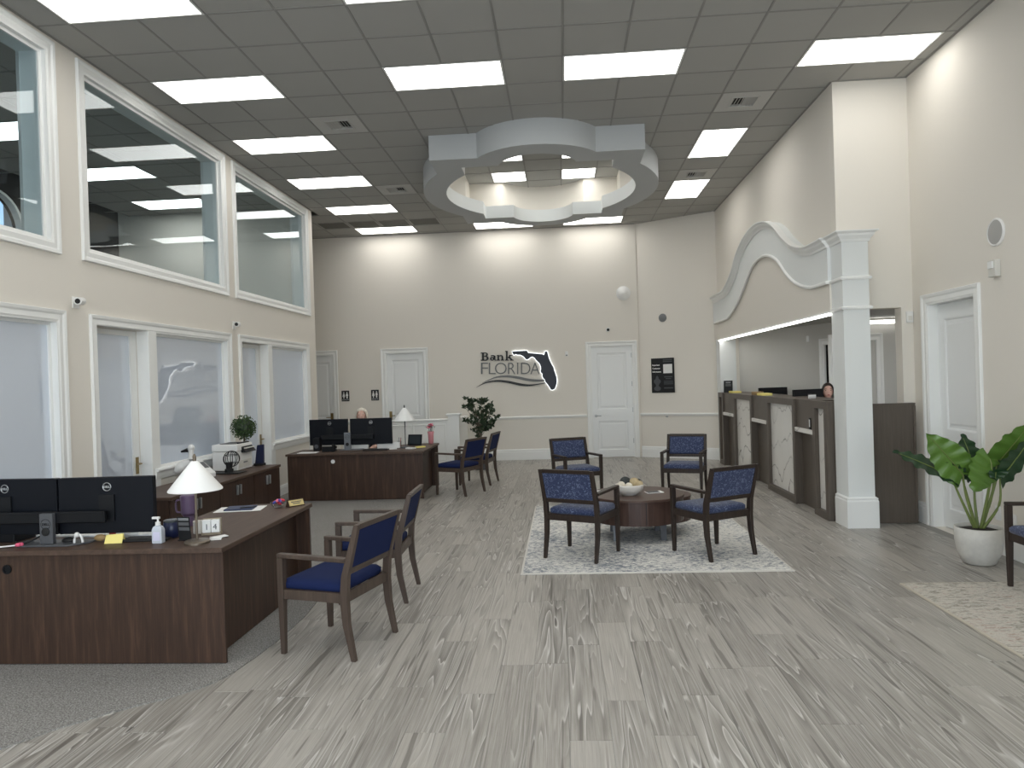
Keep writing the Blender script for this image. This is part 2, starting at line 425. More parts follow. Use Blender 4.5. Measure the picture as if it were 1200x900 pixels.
    def loops(s, ls, closed=False, cap=False):
        """skin successive closed loops of equal length"""
        n = len(s.v); k = len(ls[0])
        for l in ls: s.v += [tuple(p) for p in l]
        m_ = len(ls)
        for i in range(m_ if closed else m_ - 1):
            i2 = (i + 1) % m_
            for j in range(k):
                s.f.append((n + i * k + j, n + i * k + (j + 1) % k, n + i2 * k + (j + 1) % k, n + i2 * k + j))
        if cap:
            s.f.append(tuple(n + j for j in reversed(range(k)))); s.f.append(tuple(n + (m_ - 1) * k + j for j in range(k)))
        return s
    def map(s, fn):
        s.v = [tuple(fn(*p)) for p in s.v]; return s
    def mesh(s, name, m_, bevel=0, smooth=False, sub=0):
        me = bpy.data.meshes.new(name)
        me.from_pydata(s.v, [], s.f)
        bm = bmesh.new(); bm.from_mesh(me)
        bmesh.ops.recalc_face_normals(bm, faces=bm.faces)
        if bevel:
            bmesh.ops.bevel(bm, geom=list(bm.edges), offset=bevel, segments=1, affect='EDGES', profile=0.7, clamp_overlap=True)
        bm.to_mesh(me); bm.free()
        if smooth:
            for p_ in me.polygons: p_.use_smooth = True
        if m_: me.materials.append(m_)
        return me
    def build(s, name, m_, parent=None, bevel=0, smooth=False, origin=None, **kw):
        if origin is not None:
            s.v = [(x - origin[0], y - origin[1], z - origin[2]) for x, y, z in s.v]
        me = s.mesh(name, m_, bevel, smooth)
        o = bpy.data.objects.new(name, me); COL.objects.link(o)
        if parent: o.parent = parent
        elif origin is not None: o.location = origin
        for k_, v_ in kw.items(): o[k_] = v_
        return o

def smooth_by_angle(me, ang=35):
    """smooth shading with sharp edges above ANG degrees"""
    bm = bmesh.new(); bm.from_mesh(me)
    for f in bm.faces: f.smooth = True
    for e_ in bm.edges:
        if len(e_.link_faces) == 2 and e_.calc_face_angle(0) > R(ang): e_.smooth = False
    bm.to_mesh(me); bm.free()

def thing(name, label, cat, loc=(0, 0, 0), rotz=0, group=None, kind=None):
    o = bpy.data.objects.new(name, None); COL.objects.link(o)
    o.empty_display_size = 0.1
    o.location = loc; o.rotation_euler = (0, 0, rotz)
    if label: o['label'] = label
    if cat: o['category'] = cat
    if group: o['group'] = group
    if kind: o['kind'] = kind
    return o
def tag(o, label, cat, group=None, kind=None):
    o['label'] = label; o['category'] = cat
    if group: o['group'] = group
    if kind: o['kind'] = kind
    return o
def struct(o, label, cat):
    return tag(o, label, cat, kind='structure')
def dup(root, loc, rotz, label, group=None):
    r_ = root.copy(); COL.objects.link(r_); r_.location = loc; r_.rotation_euler = (0, 0, rotz)
    r_['label'] = label
    if group: r_['group'] = group
    for ch in list(root.children):
        c = ch.copy(); COL.objects.link(c); c.parent = r_
        for g in list(ch.children):
            d = g.copy(); COL.objects.link(d); d.parent = c
    return r_
def inst(src, parent, loc, rotz=0, scale=None):
    c = bpy.data.objects.new(src.name.split('.')[0], src.data); COL.objects.link(c)
    c.parent = parent; c.location = loc; c.rotation_euler = (0, 0, rotz)
    if scale: c.scale = scale
    return c
def text(s_, size, m_, parent, fn, depth=0.004, bold=0.0, name='lettering', align='CENTER', xs=1.0, origin=(0, 0, 0)):
    """flat lettering; fn maps (a, b, h) of the text plane to local xyz"""
    cu = bpy.data.curves.new('t', 'FONT'); cu.body = s_; cu.size = size; cu.align_x = align; cu.offset = bold
    cu.extrude = depth / 2; cu.resolution_u = 3
    o = bpy.data.objects.new('t', cu); COL.objects.link(o)
    dg = bpy.context.evaluated_depsgraph_get()
    me = bpy.data.meshes.new_from_object(o.evaluated_get(dg))
    bpy.data.objects.remove(o)
    for v_ in me.vertices:
        p_ = fn(v_.co.x * xs, v_.co.y, v_.co.z + depth / 2)
        v_.co = Vector((p_[0] - origin[0], p_[1] - origin[1], p_[2] - origin[2]))
    me.materials.clear(); me.materials.append(m_)
    ob = bpy.data.objects.new(name, me); COL.objects.link(ob)
    if parent: ob.parent = parent
    return ob
def catmull(pts, n=6):
    out = []
    P_ = [Vector(p) for p in pts]
    for i in range(len(P_) - 1):
        p0 = P_[max(i - 1, 0)]; p1 = P_[i]; p2 = P_[i + 1]; p3 = P_[min(i + 2, len(P_) - 1)]
        for k in range(n):
            t = k / n
            out.append(0.5 * ((2 * p1) + (p2 - p0) * t + (2 * p0 - 5 * p1 + 4 * p2 - p3) * t * t + (-p0 + 3 * p1 - 3 * p2 + p3) * t ** 3))
    out.append(P_[-1])
    return out
def ring_frame(mb, a0, a1, b0, b1, prof, fn, nobottom=False):
    """mitred moulding round a rectangle. prof: list of (outward, proud); fn (a,b,h)->xyz"""
    ls = []
    for o_, h in prof:
        bb0 = b0 if nobottom else b0 - o_
        ls.append([fn(a0 - o_, bb0, h), fn(a1 + o_, bb0, h), fn(a1 + o_, b1 + o_, h), fn(a0 - o_, b1 + o_, h)])
    n = len(mb.v); k = 4
    for l in ls: mb.v += [tuple(p) for p in l]
    for i in range(len(ls) - 1):
        for j in range(k):
            if nobottom and j == 0: continue
            mb.f.append((n + i * k + j, n + i * k + (j + 1) % k, n + (i + 1) * k + (j + 1) % k, n + (i + 1) * k + j))
    return mb
CASING = [(0.0, -0.02), (0.0, 0.012), (0.012, 0.018), (0.055, 0.014), (0.07, 0.024), (0.095, 0.028), (0.10, 0.02), (0.10, -0.005)]
# ================================================================== THE SETTING
CEIL = 4.911
LX, BY, RX, TX, NY = -4.48, 15.33, 3.89, 3.09, 8.28
RT = 5.6
fL = lambda a, b, h: (LX + h, a, b)
fB = lambda a, b, h: (a, BY - h, b)
fRt = lambda a, b, h: (RX - h, a, b)
def wall_openings(mb, a0, a1, b0, b1, ops, fn, thick):
    """ops: list of (a_lo, a_hi, [(b_lo, b_hi), ...])"""
    def blk(p, q, r_, s_):
        if q - p < 1e-4 or s_ - r_ < 1e-4: return
        pts = [fn(p, r_, 0), fn(q, r_, 0), fn(q, r_, -thick), fn(p, r_, -thick), fn(p, s_, 0), fn(q, s_, 0), fn(q, s_, -thick), fn(p, s_, -thick)]
        mb.hexa(pts)
    cur = a0
    for lo, hi, holes in sorted(ops):
        blk(cur, lo, b0, b1)
        z = b0
        for h0, h1 in sorted(holes):
            blk(lo, hi, z, h0); z = h1
        blk(lo, hi, z, b1)
        cur = hi
    blk(cur, a1, b0, b1)

# ---- floor: grout bed, then planks
floor = MB().box(-7.6, 5.6, -4.1, 16.2, -0.12, -0.0025).build('floor', M_grout)
struct(floor, 'grey wood-look plank floor running through the banking hall', 'floor')
PW, PL = 0.2, 1.22
edge_pts = [(1.2, -4.45), (2.2, -3.75), (2.75, -3.25), (3.25, -2.77), (3.46, -2.635), (3.66, -2.45), (3.82, -2.25), (3.95, -2.13), (4.05, -2.06), (4.19, -2.02), (4.44, -1.985), (4.71, -1.96), (5.2, -1.955), (5.6, -1.99), (6.6, -2.10), (8.0, -2.2), (12.3, -2.24)]
def edge_x(y):
    if y <= edge_pts[0][0]: return -9
    if y > 12.3: return -9
    for (ya, xa), (yb, xb) in zip(edge_pts, edge_pts[1:]):
        if ya <= y <= yb: return xa + (xb - xa) * (y - ya) / (yb - ya)
planks = []
ncol = int((RX + 5.4) / PW) + 1
for c in range(ncol):
    x0 = -5.42 + c * PW
    off = rnd.choice((0.0, 0.33, 0.66)) * PL + rnd.uniform(-0.12, 0.12)
    y = -0.2 - off
    while y < BY:
        y1 = min(y + PL, BY - 0.01); xa = x0 + PW / 2
        x1 = min(x0 + PW, 5.3)
        hid = all(edge_x(min(max(yy, 1.21), 16)) > x0 + PW + 0.02 for yy in (y, (y + y1) / 2, y1)) if y1 > 1.3 else False
        vis = y1 > 2.6 and not hid and y1 - y > 0.05 and x0 + PW < RX + 0.02 and not (x0 < LX - 0.1 and y1 < 12.9)
        if vis: planks.append((x0, y, x1, y1))
        elif y1 > -0.5 and not hid and y1 - y > 0.05 and x0 + PW < RX + 0.02 and not (x0 < LX - 0.1 and y1 < 12.9): planks.append((x0, y, x1, y1))
        y += PL
# the teller side, behind the counter, is floored the same way
def pkey(p):
    dx = (p[0] + p[2]) / 2; dy = max(0.1, (p[1] + p[3]) / 2)
    out = 0 if (p[3] > 3.2 and abs(dx + 0.07 * dy) < 0.80 * p[3]) else 50
    return math.hypot(dx, dy) + out
planks.sort(key=pkey)
def plank_mb(w_, l_):
    g = 0.0012; bv = 0.0018
    return MB().post([(w_ / 2, l_ / 2, -0.0025, w_ - 2 * g, l_ - 2 * g), (w_ / 2, l_ / 2, -bv, w_ - 2 * g, l_ - 2 * g), (w_ / 2, l_ / 2, 0, w_ - 2 * g - 2 * bv, l_ - 2 * g - 2 * bv)])
pm = plank_mb(PW, PL).mesh('plank', M_plank)
rest = MB(); rest_ph = []
for i, (x0, y0, x1, y1) in enumerate(planks):
    if i < 300:
        if y1 - y0 > PL - 0.01 and x1 - x0 > PW - 0.01:
            me = pm
        else:
            me = plank_mb(x1 - x0, y1 - y0).mesh('plank', M_plank)
        o = bpy.data.objects.new('plank', me); COL.objects.link(o); o.parent = floor; o.location = (x0, y0, 0)
    else:
        n0 = len(rest.v)
        t = plank_mb(x1 - x0, y1 - y0)
        rest.f += [tuple(n0 + k for k in f) for f in t.f]
        rest.v += [(x + x0, y + y0, z) for x, y, z in t.v]
        rest_ph += [rnd.random()] * len(t.v)
o = rest.build('plank_field', M_plank, floor, kind='stuff')
at = o.data.attributes.new('phase', 'FLOAT', 'POINT'); at.data.foreach_set('value', rest_ph)

# ---- carpet under the desks, curved edge towards the planks
cp = [(LX, 1.2)] + [(x, y) for y, x in edge_pts[1:]] + [(LX, 12.3)]
o = MB().prism(cp, -0.002, 0.007).build('carpet', M_carpet)
struct(o, 'speckled grey carpet with a curved edge under the two desks', 'carpet')

# ---- left wall with two storeys of glazing
upper = [(3.2, 6.10), (6.60, 9.375), (9.79, 12.545)]
low = [(3.2, 6.13, 'w'), (6.67, 7.53, 'd'), (7.68, 9.40, 'w'), (9.83, 10.72, 'd'), (10.87, 12.40, 'w')]
UZ0, UZ1, LZ0, LZ1 = 3.06, 4.765, 0.84, 2.36
mb = MB()
ys = sorted(set([-4.0, 12.9] + [v for a in upper for v in a] + [v for a in low for v in a[:2]]))
for a, b in zip(ys, ys[1:]):
    mid = (a + b) / 2
    holes = []
    for l0, l1, k in low:
        if l0 < mid < l1: holes.append((0.0, LZ1) if k == 'd' else (LZ0, LZ1))
    for u0, u1 in upper:
        if u0 < mid < u1: holes.append((UZ0, UZ1))
    z = -0.01
    for h0, h1 in holes:
        if h0 > z: mb.box(LX - 0.25, LX, a, b, z, h0)
        z = h1
    mb.box(LX - 0.25, LX, a, b, z, RT)
wl_ = mb.build('wall_left', M_wall)
struct(wl_, 'greige left wall with office glazing below and loft windows above', 'wall')

WIN = 0
ULAB = ['clear upper loft window nearest the camera, cut by the picture edge', 'clear upper loft window between two others, ceiling lights mirrored in it', 'clear upper loft window next to the back corner']
for k, (a, b) in enumerate(upper):
    WIN += 1
    t = thing('window_%d' % WIN, ULAB[k], 'window', (LX, a, UZ0), kind='structure')
    og = (LX, a, UZ0)
    mb = MB(); ring_frame(mb, a, b, UZ0, UZ1, CASING, fL); mb.build('casing', M_trim, t, origin=og)
    mb = MB(); ring_frame(mb, a + 0.012, b - 0.012, UZ0 + 0.012, UZ1 - 0.012, [(0.012, 0.012), (0, 0.010), (0, -0.245), (0.012, -0.25)], fL); mb.build('jamb', M_trim, t, origin=og)
    mb = MB(); ring_frame(mb, a + 0.04, b - 0.04, UZ0 + 0.04, UZ1 - 0.04, [(0.03, -0.05), (0.03, -0.03), (0, -0.035), (0, -0.065), (0.03, -0.07)], fL); mb.build('sash', M_trim, t, origin=og)
    mb = MB(); mb.box(LX - 0.055, LX - 0.049, a + 0.035, b - 0.035, UZ0 + 0.035, UZ1 - 0.035); mb.build('pane', M_glass, t, origin=og)
    mb = MB(); ring_frame(mb, a, b, UZ0, UZ1, [(-0.02, -0.23), (0.0, -0.275), (0.09, -0.27), (0.09, -0.252)], fL); mb.build('inner_casing', M_trim, t, origin=og)

# lower glazing: a single window, then two door-plus-window units
def casing_left(parent, a, b, z0, z1, og, bottom=False):
    mb = MB(); ring_frame(mb, a, b, z0, z1, CASING, fL, nobottom=not bottom); mb.build('casing', M_trim, parent, origin=og)
def office_window(a, b, label, last=None):
    global WIN
    WIN += 1
    og = (LX, a, LZ0)
    t = thing('window_%d' % WIN, label, 'window', og, kind='structure')
    mb = MB(); ring_frame(mb, a + 0.014, b - 0.014, LZ0 + 0.014, LZ1 - 0.014, [(0.014, 0.012), (0, 0.010), (0, -0.10), (0.014, -0.105)], fL); mb.build('jamb', M_trim, t, origin=og)
    mb = MB(); ring_frame(mb, a + 0.04, b - 0.04, LZ0 + 0.04, LZ1 - 0.04, [(0.03, -0.07), (0.03, -0.045), (0, -0.05), (0, -0.066)], fL); mb.build('sash', M_trim, t, origin=og)
    mb = MB(); mb.box(LX - 0.075, LX - 0.066, a + 0.03, b - 0.03, LZ0 + 0.03, LZ1 - 0.03); mb.build('pane', M_frost, t, origin=og)
    mb = MB()   # moulded sill
    pr = [(0.0, -0.02), (0.045, -0.02), (0.055, -0.005), (0.05, 0.012), (0.03, 0.018), (0.0, 0.018)]
    pr2 = [(0.0, -0.105), (0.018, -0.10), (0.026, -0.06), (0.03, -0.02), (0.0, -0.02)]
    for q in (pr, pr2):
        mb.loops([[fL(a - 0.10, LZ0 + z, h) for h, z in q], [fL(b + 0.10, LZ0 + z, h) for h, z in q]], cap=True)
    mb.build('sill', M_trim, t, origin=og)
    return t, og
t, og = office_window(3.2, 6.13, 'frosted lower office window beside the left picture edge'); casing_left(t, 3.2, 6.13, LZ0, LZ1, og)
t2, og2 = office_window(7.68, 9.40, 'frosted lower office window behind the printer, with the sign mirrored in it'); casing_left(t2, 6.67, 9.40, 0, LZ1, og2)
t3, og3 = office_window(10.87, 12.40, 'frosted lower office window nearest the back corner'); casing_left(t3, 9.83, 12.40, 0, LZ1, og3)
for tt, og, a, b in ((t2, og2, 7.53, 7.68), (t3, og3, 10.72, 10.87)):
    mb = MB().box(LX - 0.12, LX + 0.016, a - 0.004, b + 0.004, 0, LZ1 + 0.002); mb.build('mullion', M_trim, tt, bevel=0.004, origin=og)
DOOR = 0
for (a, b, kind), lab in zip([l for l in low if l[2] == 'd'], ['frosted office door behind the near monitors and cone lamp', 'frosted office door behind the topiary']):
    DOOR += 1
    og = (LX - 0.13, a, 0)
    t = thing('door_%d' % DOOR, lab, 'door', og, kind='structure')
    mb = MB()
    x0, x1 = LX - 0.165, LX - 0.125
    mb.box(x0, x1, a + 0.005, a + 0.07, 0.01, LZ1 - 0.005).box(x0, x1, b - 0.12, b - 0.005, 0.01, LZ1 - 0.005).box(x0, x1, a + 0.07, b - 0.12, LZ1 - 0.06, LZ1 - 0.005).box(x0, x1, a + 0.07, b - 0.12, 0.01, 0.22)
    mb.build('leaf_frame', M_trim, t, origin=og)
    MB().box(LX - 0.15, LX - 0.14, a + 0.065, b - 0.115, 0.2, LZ1 - 0.055).build('pane', M_frost, t, origin=og)
    h = MB().box(x1, x1 + 0.006, b - 0.085, b - 0.035, 0.82, 1.0).build('lock_plate', M_brass, t, origin=og)
    mb = MB().tube([(x1 + 0.005, b - 0.06, 0.93), (x1 + 0.05, b - 0.06, 0.93), (x1 + 0.055, b - 0.16, 0.93)], 0.009, 8)
    mb.build('lever', M_brass, h, origin=og)

# ---- back wall, angled wall, hallway
backdoors = [(-5.62, -4.95, 2.37), (-3.80, -2.97, 2.365), (0.60, 1.475, 2.355)]
mb = MB()
wall_openings(mb, -7.6, 1.62, -0.01, RT, [(a, b, [(0.0, z)]) for a, b, z in backdoors], fB, 0.18)
mb.box(-7.6, 1.8, BY + 0.18, BY + 0.2, -0.01, RT)
struct(mb.build('wall_back', M_wall), 'greige back wall carrying the lit sign and three doors', 'wall')
A0, A1 = Vector((1.60, 15.37)), Vector((3.09, 14.48))
ad = (A1 - A0).normalized(); an = Vector((ad.y, -ad.x))   # faces the room (towards -y)
if an.y > 0: an = -an
fA = lambda a, b, h: (A0.x + ad.x * a + an.x * h, A0.y + ad.y * a + an.y * h, b)
AL = (A1 - A0).length
mb = MB().hexa([fA(-0.05, -0.01, 0), fA(AL + 0.1, -0.01, 0), fA(AL + 0.1, -0.01, -0.15), fA(-0.05, -0.01, -0.15), fA(-0.05, RT, 0), fA(AL + 0.1, RT, 0), fA(AL + 0.1, RT, -0.15), fA(-0.05, RT, -0.15)])
struct(mb.build('wall_corner', M_wall), 'greige wall set at an angle across the back right corner', 'wall')
struct(MB().box(-7.6, LX - 0.001, 12.75, 12.9, -0.01, RT).build('wall_hallway', M_wall), 'greige hallway wall turning off behind the left offices', 'wall')
struct(MB().box(-7.75, -7.6, 12.75, 15.6, -0.01, RT).build('wall_hall_end', M_wall), 'greige wall closing the restroom hallway', 'wall')
def wall_door(name_no, a, b, ztop, fn, label, panels, handle, hinges, lever_mat, rec=0.05, casw=1.0):
    og = fn(a, 0, 0)
    t = thing('door_%d' % name_no, label, 'door', og, kind='structure')
    mb = MB(); ring_frame(mb, a, b, 0, ztop, CASING, fn, nobottom=True); mb.build('casing', M_trim, t, origin=og)
    mb = MB(); ring_frame(mb, a + 0.012, b - 0.012, 0, ztop - 0.012, [(0.012, 0.012), (0, 0.01), (0, -rec - 0.08)], fn, nobottom=True); mb.build('jamb', M_trim, t, origin=og)
    w_ = b - a
    mb = MB(); f2 = lambda x, y, z: fn(x, y, z)
    def bx(p, q, r_, s_, h0, h1):
        mb.hexa([fn(p, r_, h1), fn(q, r_, h1), fn(q, r_, h0), fn(p, r_, h0), fn(p, s_, h1), fn(q, s_, h1), fn(q, s_, h0), fn(p, s_, h0)])
    st = 0.105 * w_ / 0.85
    a2, b2 = a + 0.014, b - 0.014
    zs = [0.012]
    bx(a2, a2 + st, 0.012, ztop - 0.015, -rec - 0.045, -rec); bx(b2 - st, b2, 0.012, ztop - 0.015, -rec - 0.045, -rec)
    z = 0.012
    for p0, p1 in panels:
        bx(a2 + st, b2 - st, z, p0, -rec - 0.045, -rec); z = p1
    bx(a2 + st, b2 - st, z, ztop - 0.015, -rec - 0.045, -rec)
    leaf = mb.build('leaf', M_door, t, origin=og)
    for p0, p1 in panels:
        mb = MB()
        ring_frame(mb, a2 + st, b2 - st, p0, p1, [(0.0, -rec), (-0.012, -rec - 0.004), (-0.022, -rec - 0.016), (-0.05, -rec - 0.016), (-0.07, -rec - 0.006)], fn)
        i_ = 0.07
        mb.quad(fn(a2 + st + i_, p0 + i_, -rec - 0.006), fn(b2 - st - i_, p0 + i_, -rec - 0.006), fn(b2 - st - i_, p1 - i_, -rec - 0.006), fn(a2 + st + i_, p1 - i_, -rec - 0.006))
        mb.build('panel', M_door, leaf, origin=og)
    if handle:
        ha, hz, plate = handle
        d = 1 if ha < (a + b) / 2 else -1
        mb = MB()
        if plate:
            mb.hexa([fn(ha - 0.03, hz - 0.09, -rec + 0.006), fn(ha + 0.03, hz - 0.09, -rec + 0.006), fn(ha + 0.03, hz - 0.09, -rec), fn(ha - 0.03, hz - 0.09, -rec), fn(ha - 0.03, hz + 0.09, -rec + 0.006), fn(ha + 0.03, hz + 0.09, -rec + 0.006), fn(ha + 0.03, hz + 0.09, -rec), fn(ha - 0.03, hz + 0.09, -rec)])
        else:
            mb.lathe([(0.03, 0), (0.03, 0.008), (0.012, 0.012)], (0, 0, 0), 14, lambda x, y, z: fn(ha + x, hz + y, -rec + z))
        mb.tube([fn(ha, hz, -rec + 0.003), fn(ha, hz, -rec + 0.05), fn(ha + d * 0.11, hz, -rec + 0.055)], 0.009, 8)
        mb.build('lever', lever_mat, t, origin=og)
    for hz in hinges:
        hb = b - 0.004
        mb = MB().hexa([fn(hb - 0.022, hz - 0.05, 0.006 - rec), fn(hb, hz - 0.05, 0.006 - rec), fn(hb, hz - 0.05, -rec), fn(hb - 0.022, hz - 0.05, -rec), fn(hb - 0.022, hz + 0.05, 0.006 - rec), fn(hb, hz + 0.05, 0.006 - rec), fn(hb, hz + 0.05, -rec), fn(hb - 0.022, hz + 0.05, -rec)])
        mb.build('hinge', M_silver, t, origin=og)
    return t
wall_door(3, *backdoors[0], fB, 'white restroom door half hidden by the left wall corner', [(0.16, 0.80), (1.0, 2.22)], (-5.03, 1.02, True), [], M_brass)
wall_door(4, *backdoors[1], fB, 'white restroom door behind the far desk lamp', [(0.16, 0.80), (1.0, 2.22)], (-3.73, 1.02, True), [], M_brass)
wall_door(5, *backdoors[2], fB, 'white two-panel door with lever and steel hinges right of the lit sign', [(0.16, 0.78), (1.02, 2.22)], (0.68, 0.89, False), [0.35, 1.0, 1.55, 2.15], M_silver, rec=0.02)

# ---- right side: teller wall, nib wall, right wall
struct(MB().box(TX, TX + 0.16, NY + 0.161, 14.6, 2.37, RT).box(TX, 3.4, 14.0, 14.6, -0.01, 2.37).build('wall_teller', M_wall), 'greige wall above the teller line opening', 'wall')
mb = MB().box(TX, RX + 0.2, NY, NY + 0.16, 2.37, RT).box(3.765, RX + 0.2, NY, NY + 0.16, -0.01, 2.37).box(TX + 0.02, 3.30, NY, NY + 0.16, -0.01, 2.37)
struct(mb.build('wall_nib', M_wall), 'greige return wall beside the teller column over the gate', 'wall')
mb = MB(); wall_openings(mb, -4.0, NY, -0.01, RT, [(7.08, 7.965, [(0.0, 2.37)])], fRt, 0.2)
struct(mb.build('wall_right', M_wall), 'greige right wall with a white door behind the big potted plant', 'wall')
wall_door(6, 7.08, 7.965, 2.37, fRt, 'white two-panel door behind the big green potted plant', [(0.20, 0.86), (1.04, 2.20)], None, [], M_silver, rec=0.10)
# rear wall with the street windows the daylight comes from
mb = MB(); wall_openings(mb, LX - 0.25, RX + 0.2, -0.01, RT, [(-3.9, -1.9, [(0.4, 3.8)]), (-1.3, 0.7, [(0.0, 3.8)]), (1.3, 3.3, [(0.4, 3.8)])], lambda a, b, h: (a, -4.0 + h, b), 0.2)
struct(mb.build('wall_front', M_wall), 'greige street wall behind the camera', 'wall')
struct(MB().box(-10.4, 5.8, -4.3, 15.9, RT, RT + 0.1).build('roof', M_roof), 'unseen roof slab shutting out sky light above the ceiling tiles', 'roof')  # unseen slab, added to stop sky light leaking through the ceiling gaps

# teller room behind the counter
def wallseg(mb, p, q, z0, z1, th=0.1):
    d = (Vector(q) - Vector(p)).normalized(); n_ = Vector((-d.y, d.x)) * th
    pts = []
    for z in (z0, z1):
        pts += [(p[0], p[1], z), (q[0], q[1], z), (q[0] + n_.x, q[1] + n_.y, z), (p[0] + n_.x, p[1] + n_.y, z)]
    mb.hexa(pts)
P1, P2, P3 = (3.33, 14.1), (4.09, 11.75), (4.44, 10.95)
mb = MB(); wallseg(mb, P2, P1, -0.01, 2.6, -0.1); wallseg(mb, P2, P3, 2.12, 2.6); 
mb.box(4.52, 5.5, 10.95, 11.05, -0.01, 2.6).box(5.4, 5.5, NY + 0.16, 11.0, -0.01, 2.6)
struct(mb.build('wall_teller_back', M_wallt), 'plain grey wall at the back of the teller room', 'wall')
struct(MB().box(TX + 0.16, 5.5, NY + 0.16, 14.1, 2.44, 2.5).build('ceiling_teller', M_roof), 'low flat ceiling over the teller room', 'ceiling')
# dark doorway off the teller room, with white casings
t = thing('doorway_1', 'dark doorway behind the teller woman', 'doorway', (P2[0], P2[1], 0), kind='structure')
t['kind'] = 'structure'
og = (P2[0], P2[1], 0)
d2 = (Vector(P3) - Vector(P2)).normalized(); n2 = Vector((-d2.y, d2.x))
if n2.x > 0: n2 = -n2
f2 = lambda a, b, h: (P2[0] + d2.x * a + n2.x * h, P2[1] + d2.y * a + n2.y * h, b)
mb = MB(); ring_frame(mb, 0.09, 0.86, 0, 2.10, CASING, f2, nobottom=True); mb.build('casing', M_trim, t, origin=og)
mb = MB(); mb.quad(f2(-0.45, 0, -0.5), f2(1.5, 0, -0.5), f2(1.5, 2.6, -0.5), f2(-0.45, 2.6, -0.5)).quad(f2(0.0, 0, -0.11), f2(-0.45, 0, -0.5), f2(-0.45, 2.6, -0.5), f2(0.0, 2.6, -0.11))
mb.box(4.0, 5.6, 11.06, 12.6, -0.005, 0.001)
mb.build('dark_room', M_dark, t, origin=og)  # near-black sheets put the shade of the unlit room into the colour
t = thing('doorway_2', 'white cased doorway seen past the column', 'doorway', (4.55, 10.95, 0), kind='structure')
og = (4.55, 10.95, 0)
fT = lambda a, b, h: (a, 10.95 - h, b)
mb = MB(); ring_frame(mb, 4.02, 4.60, 0, 2.12, CASING, fT, nobottom=True); mb.build('casing', M_trim, t, origin=og)

# ---- ring soffit and raised coffer in the ceiling
CX = -0.25
def quatre(hx, yn, yf, cn, an_, sn0, sf0, aside, af, n=14):
    """outline from near-left corner, counter-clockwise seen from above; CX symmetric"""
    pts = []
    def arc(p, q, bulge, out):
        (x0, y0), (x1, y1) = p, q
        c = math.hypot(x1 - x0, y1 - y0) / 2; rr = (c * c + bulge * bulge) / (2 * bulge)
        th = math.asin(min(1, c / rr)); mx, my = (x0 + x1) / 2, (y0 + y1) / 2
        dx, dy = (x1 - x0) / (2 * c), (y1 - y0) / (2 * c)
        for i in range(1, n):
            t_ = -th + 2 * th * i / n
            u = rr * math.sin(t_); v = rr * math.cos(t_) - (rr - bulge)
            pts.append((mx + dx * u + out[0] * v, my + dy * u + out[1] * v))
    pts.append((CX - hx, yn)); pts.append((CX - cn, yn)); arc((CX - cn, yn), (CX + cn, yn), an_, (0, -1)); pts.append((CX + cn, yn)); pts.append((CX + hx, yn))
    pts.append((CX + hx, sn0)); arc((CX + hx, sn0), (CX + hx, sf0), aside, (1, 0)); pts.append((CX + hx, sf0))
    pts.append((CX + hx, yf)); pts.append((CX + cn, yf)); arc((CX + cn, yf), (CX - cn, yf), af, (0, 1)); pts.append((CX - cn, yf)); pts.append((CX - hx, yf))
    pts.append((CX - hx, sf0)); arc((CX - hx, sf0), (CX - hx, sn0), aside, (-1, 0)); pts.append((CX - hx, sn0))
    return pts
outer = quatre(1.39, 9.29, 13.12, 0.765, 0.43, 9.90, 12.51, 0.40, 0.43)
inner = quatre(1.02, 9.67, 12.75, 0.52, 0.43, 10.02, 12.40, 0.43, 0.47)
coff = quatre(1.33, 9.35, 13.06, 0.73, 0.43, 9.95, 12.46, 0.40, 0.43)
SZ = 4.585
ring = MB()
L_ = lambda o_, z: [(x, y, z) for x, y in o_]
ring.loops([L_(outer, 5.0), L_(outer, SZ), L_(inner, SZ)])
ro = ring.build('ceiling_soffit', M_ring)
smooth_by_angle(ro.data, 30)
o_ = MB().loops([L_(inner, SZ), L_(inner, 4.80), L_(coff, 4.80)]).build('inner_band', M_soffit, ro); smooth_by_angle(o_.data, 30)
o_ = MB().loops([L_(coff, 4.80), L_(coff, 5.29)]).build('coffer_wall', M_wall, ro); smooth_by_angle(o_.data, 30)
tag(ro, 'white lobed ring soffit hanging under the ceiling around a raised coffer', 'soffit', kind='structure')

# ---- lay-in tile ceiling
ceiling = thing('ceiling', 'grey lay-in tile ceiling over the banking hall', 'ceiling', (0, 0, CEIL), kind='structure')
T = 0.6096; GX, GY = 0.1006, 7.2071
lights = [(-7, -5, -3, -2), (-3, -1, -3, -2), (0, 2, -3, -2), (-7, -5, 0, 1), (-3, -1, 0, 1), (0, 2, 0, 1), (4, 6, 0, 1), (-7, -5, 3, 4), (-7, -5, 6, 7), (-7, -5, 9, 10), (-7, -5, 12, 13),
          (-3, -1, 12, 13), (0, 2, 12, 13), (3, 4, 4, 6), (3, 4, 8, 10)]
for r_ in (-6, -9, -12, -15):  # unseen rows behind the camera, added to illuminate the hall
    lights += [(c, c + 2, r_, r_ + 1) for c in (-7, -3, 0)]
vents = [(-5, 2), (-5, 7), (3, 2), (3, 7)]
grilles = [(c, 11) for c in (-8, -7, -6, -5)]
taken = set(vents) | set(grilles)
for a, b, c, d in lights:
    taken |= {(i, j) for i in range(a, b) for j in range(c, d)}
def tile_mb(w_, l_):
    return MB().post([(w_ / 2, l_ / 2, -0.002, w_ - 0.022, l_ - 0.022), (w_ / 2, l_ / 2, 0.004, w_ - 0.016, l_ - 0.016), (w_ / 2, l_ / 2, 0.016, w_ - 0.004, l_ - 0.004)])
tm = tile_mb(T, T).mesh('ceiling_tile', M_tile)
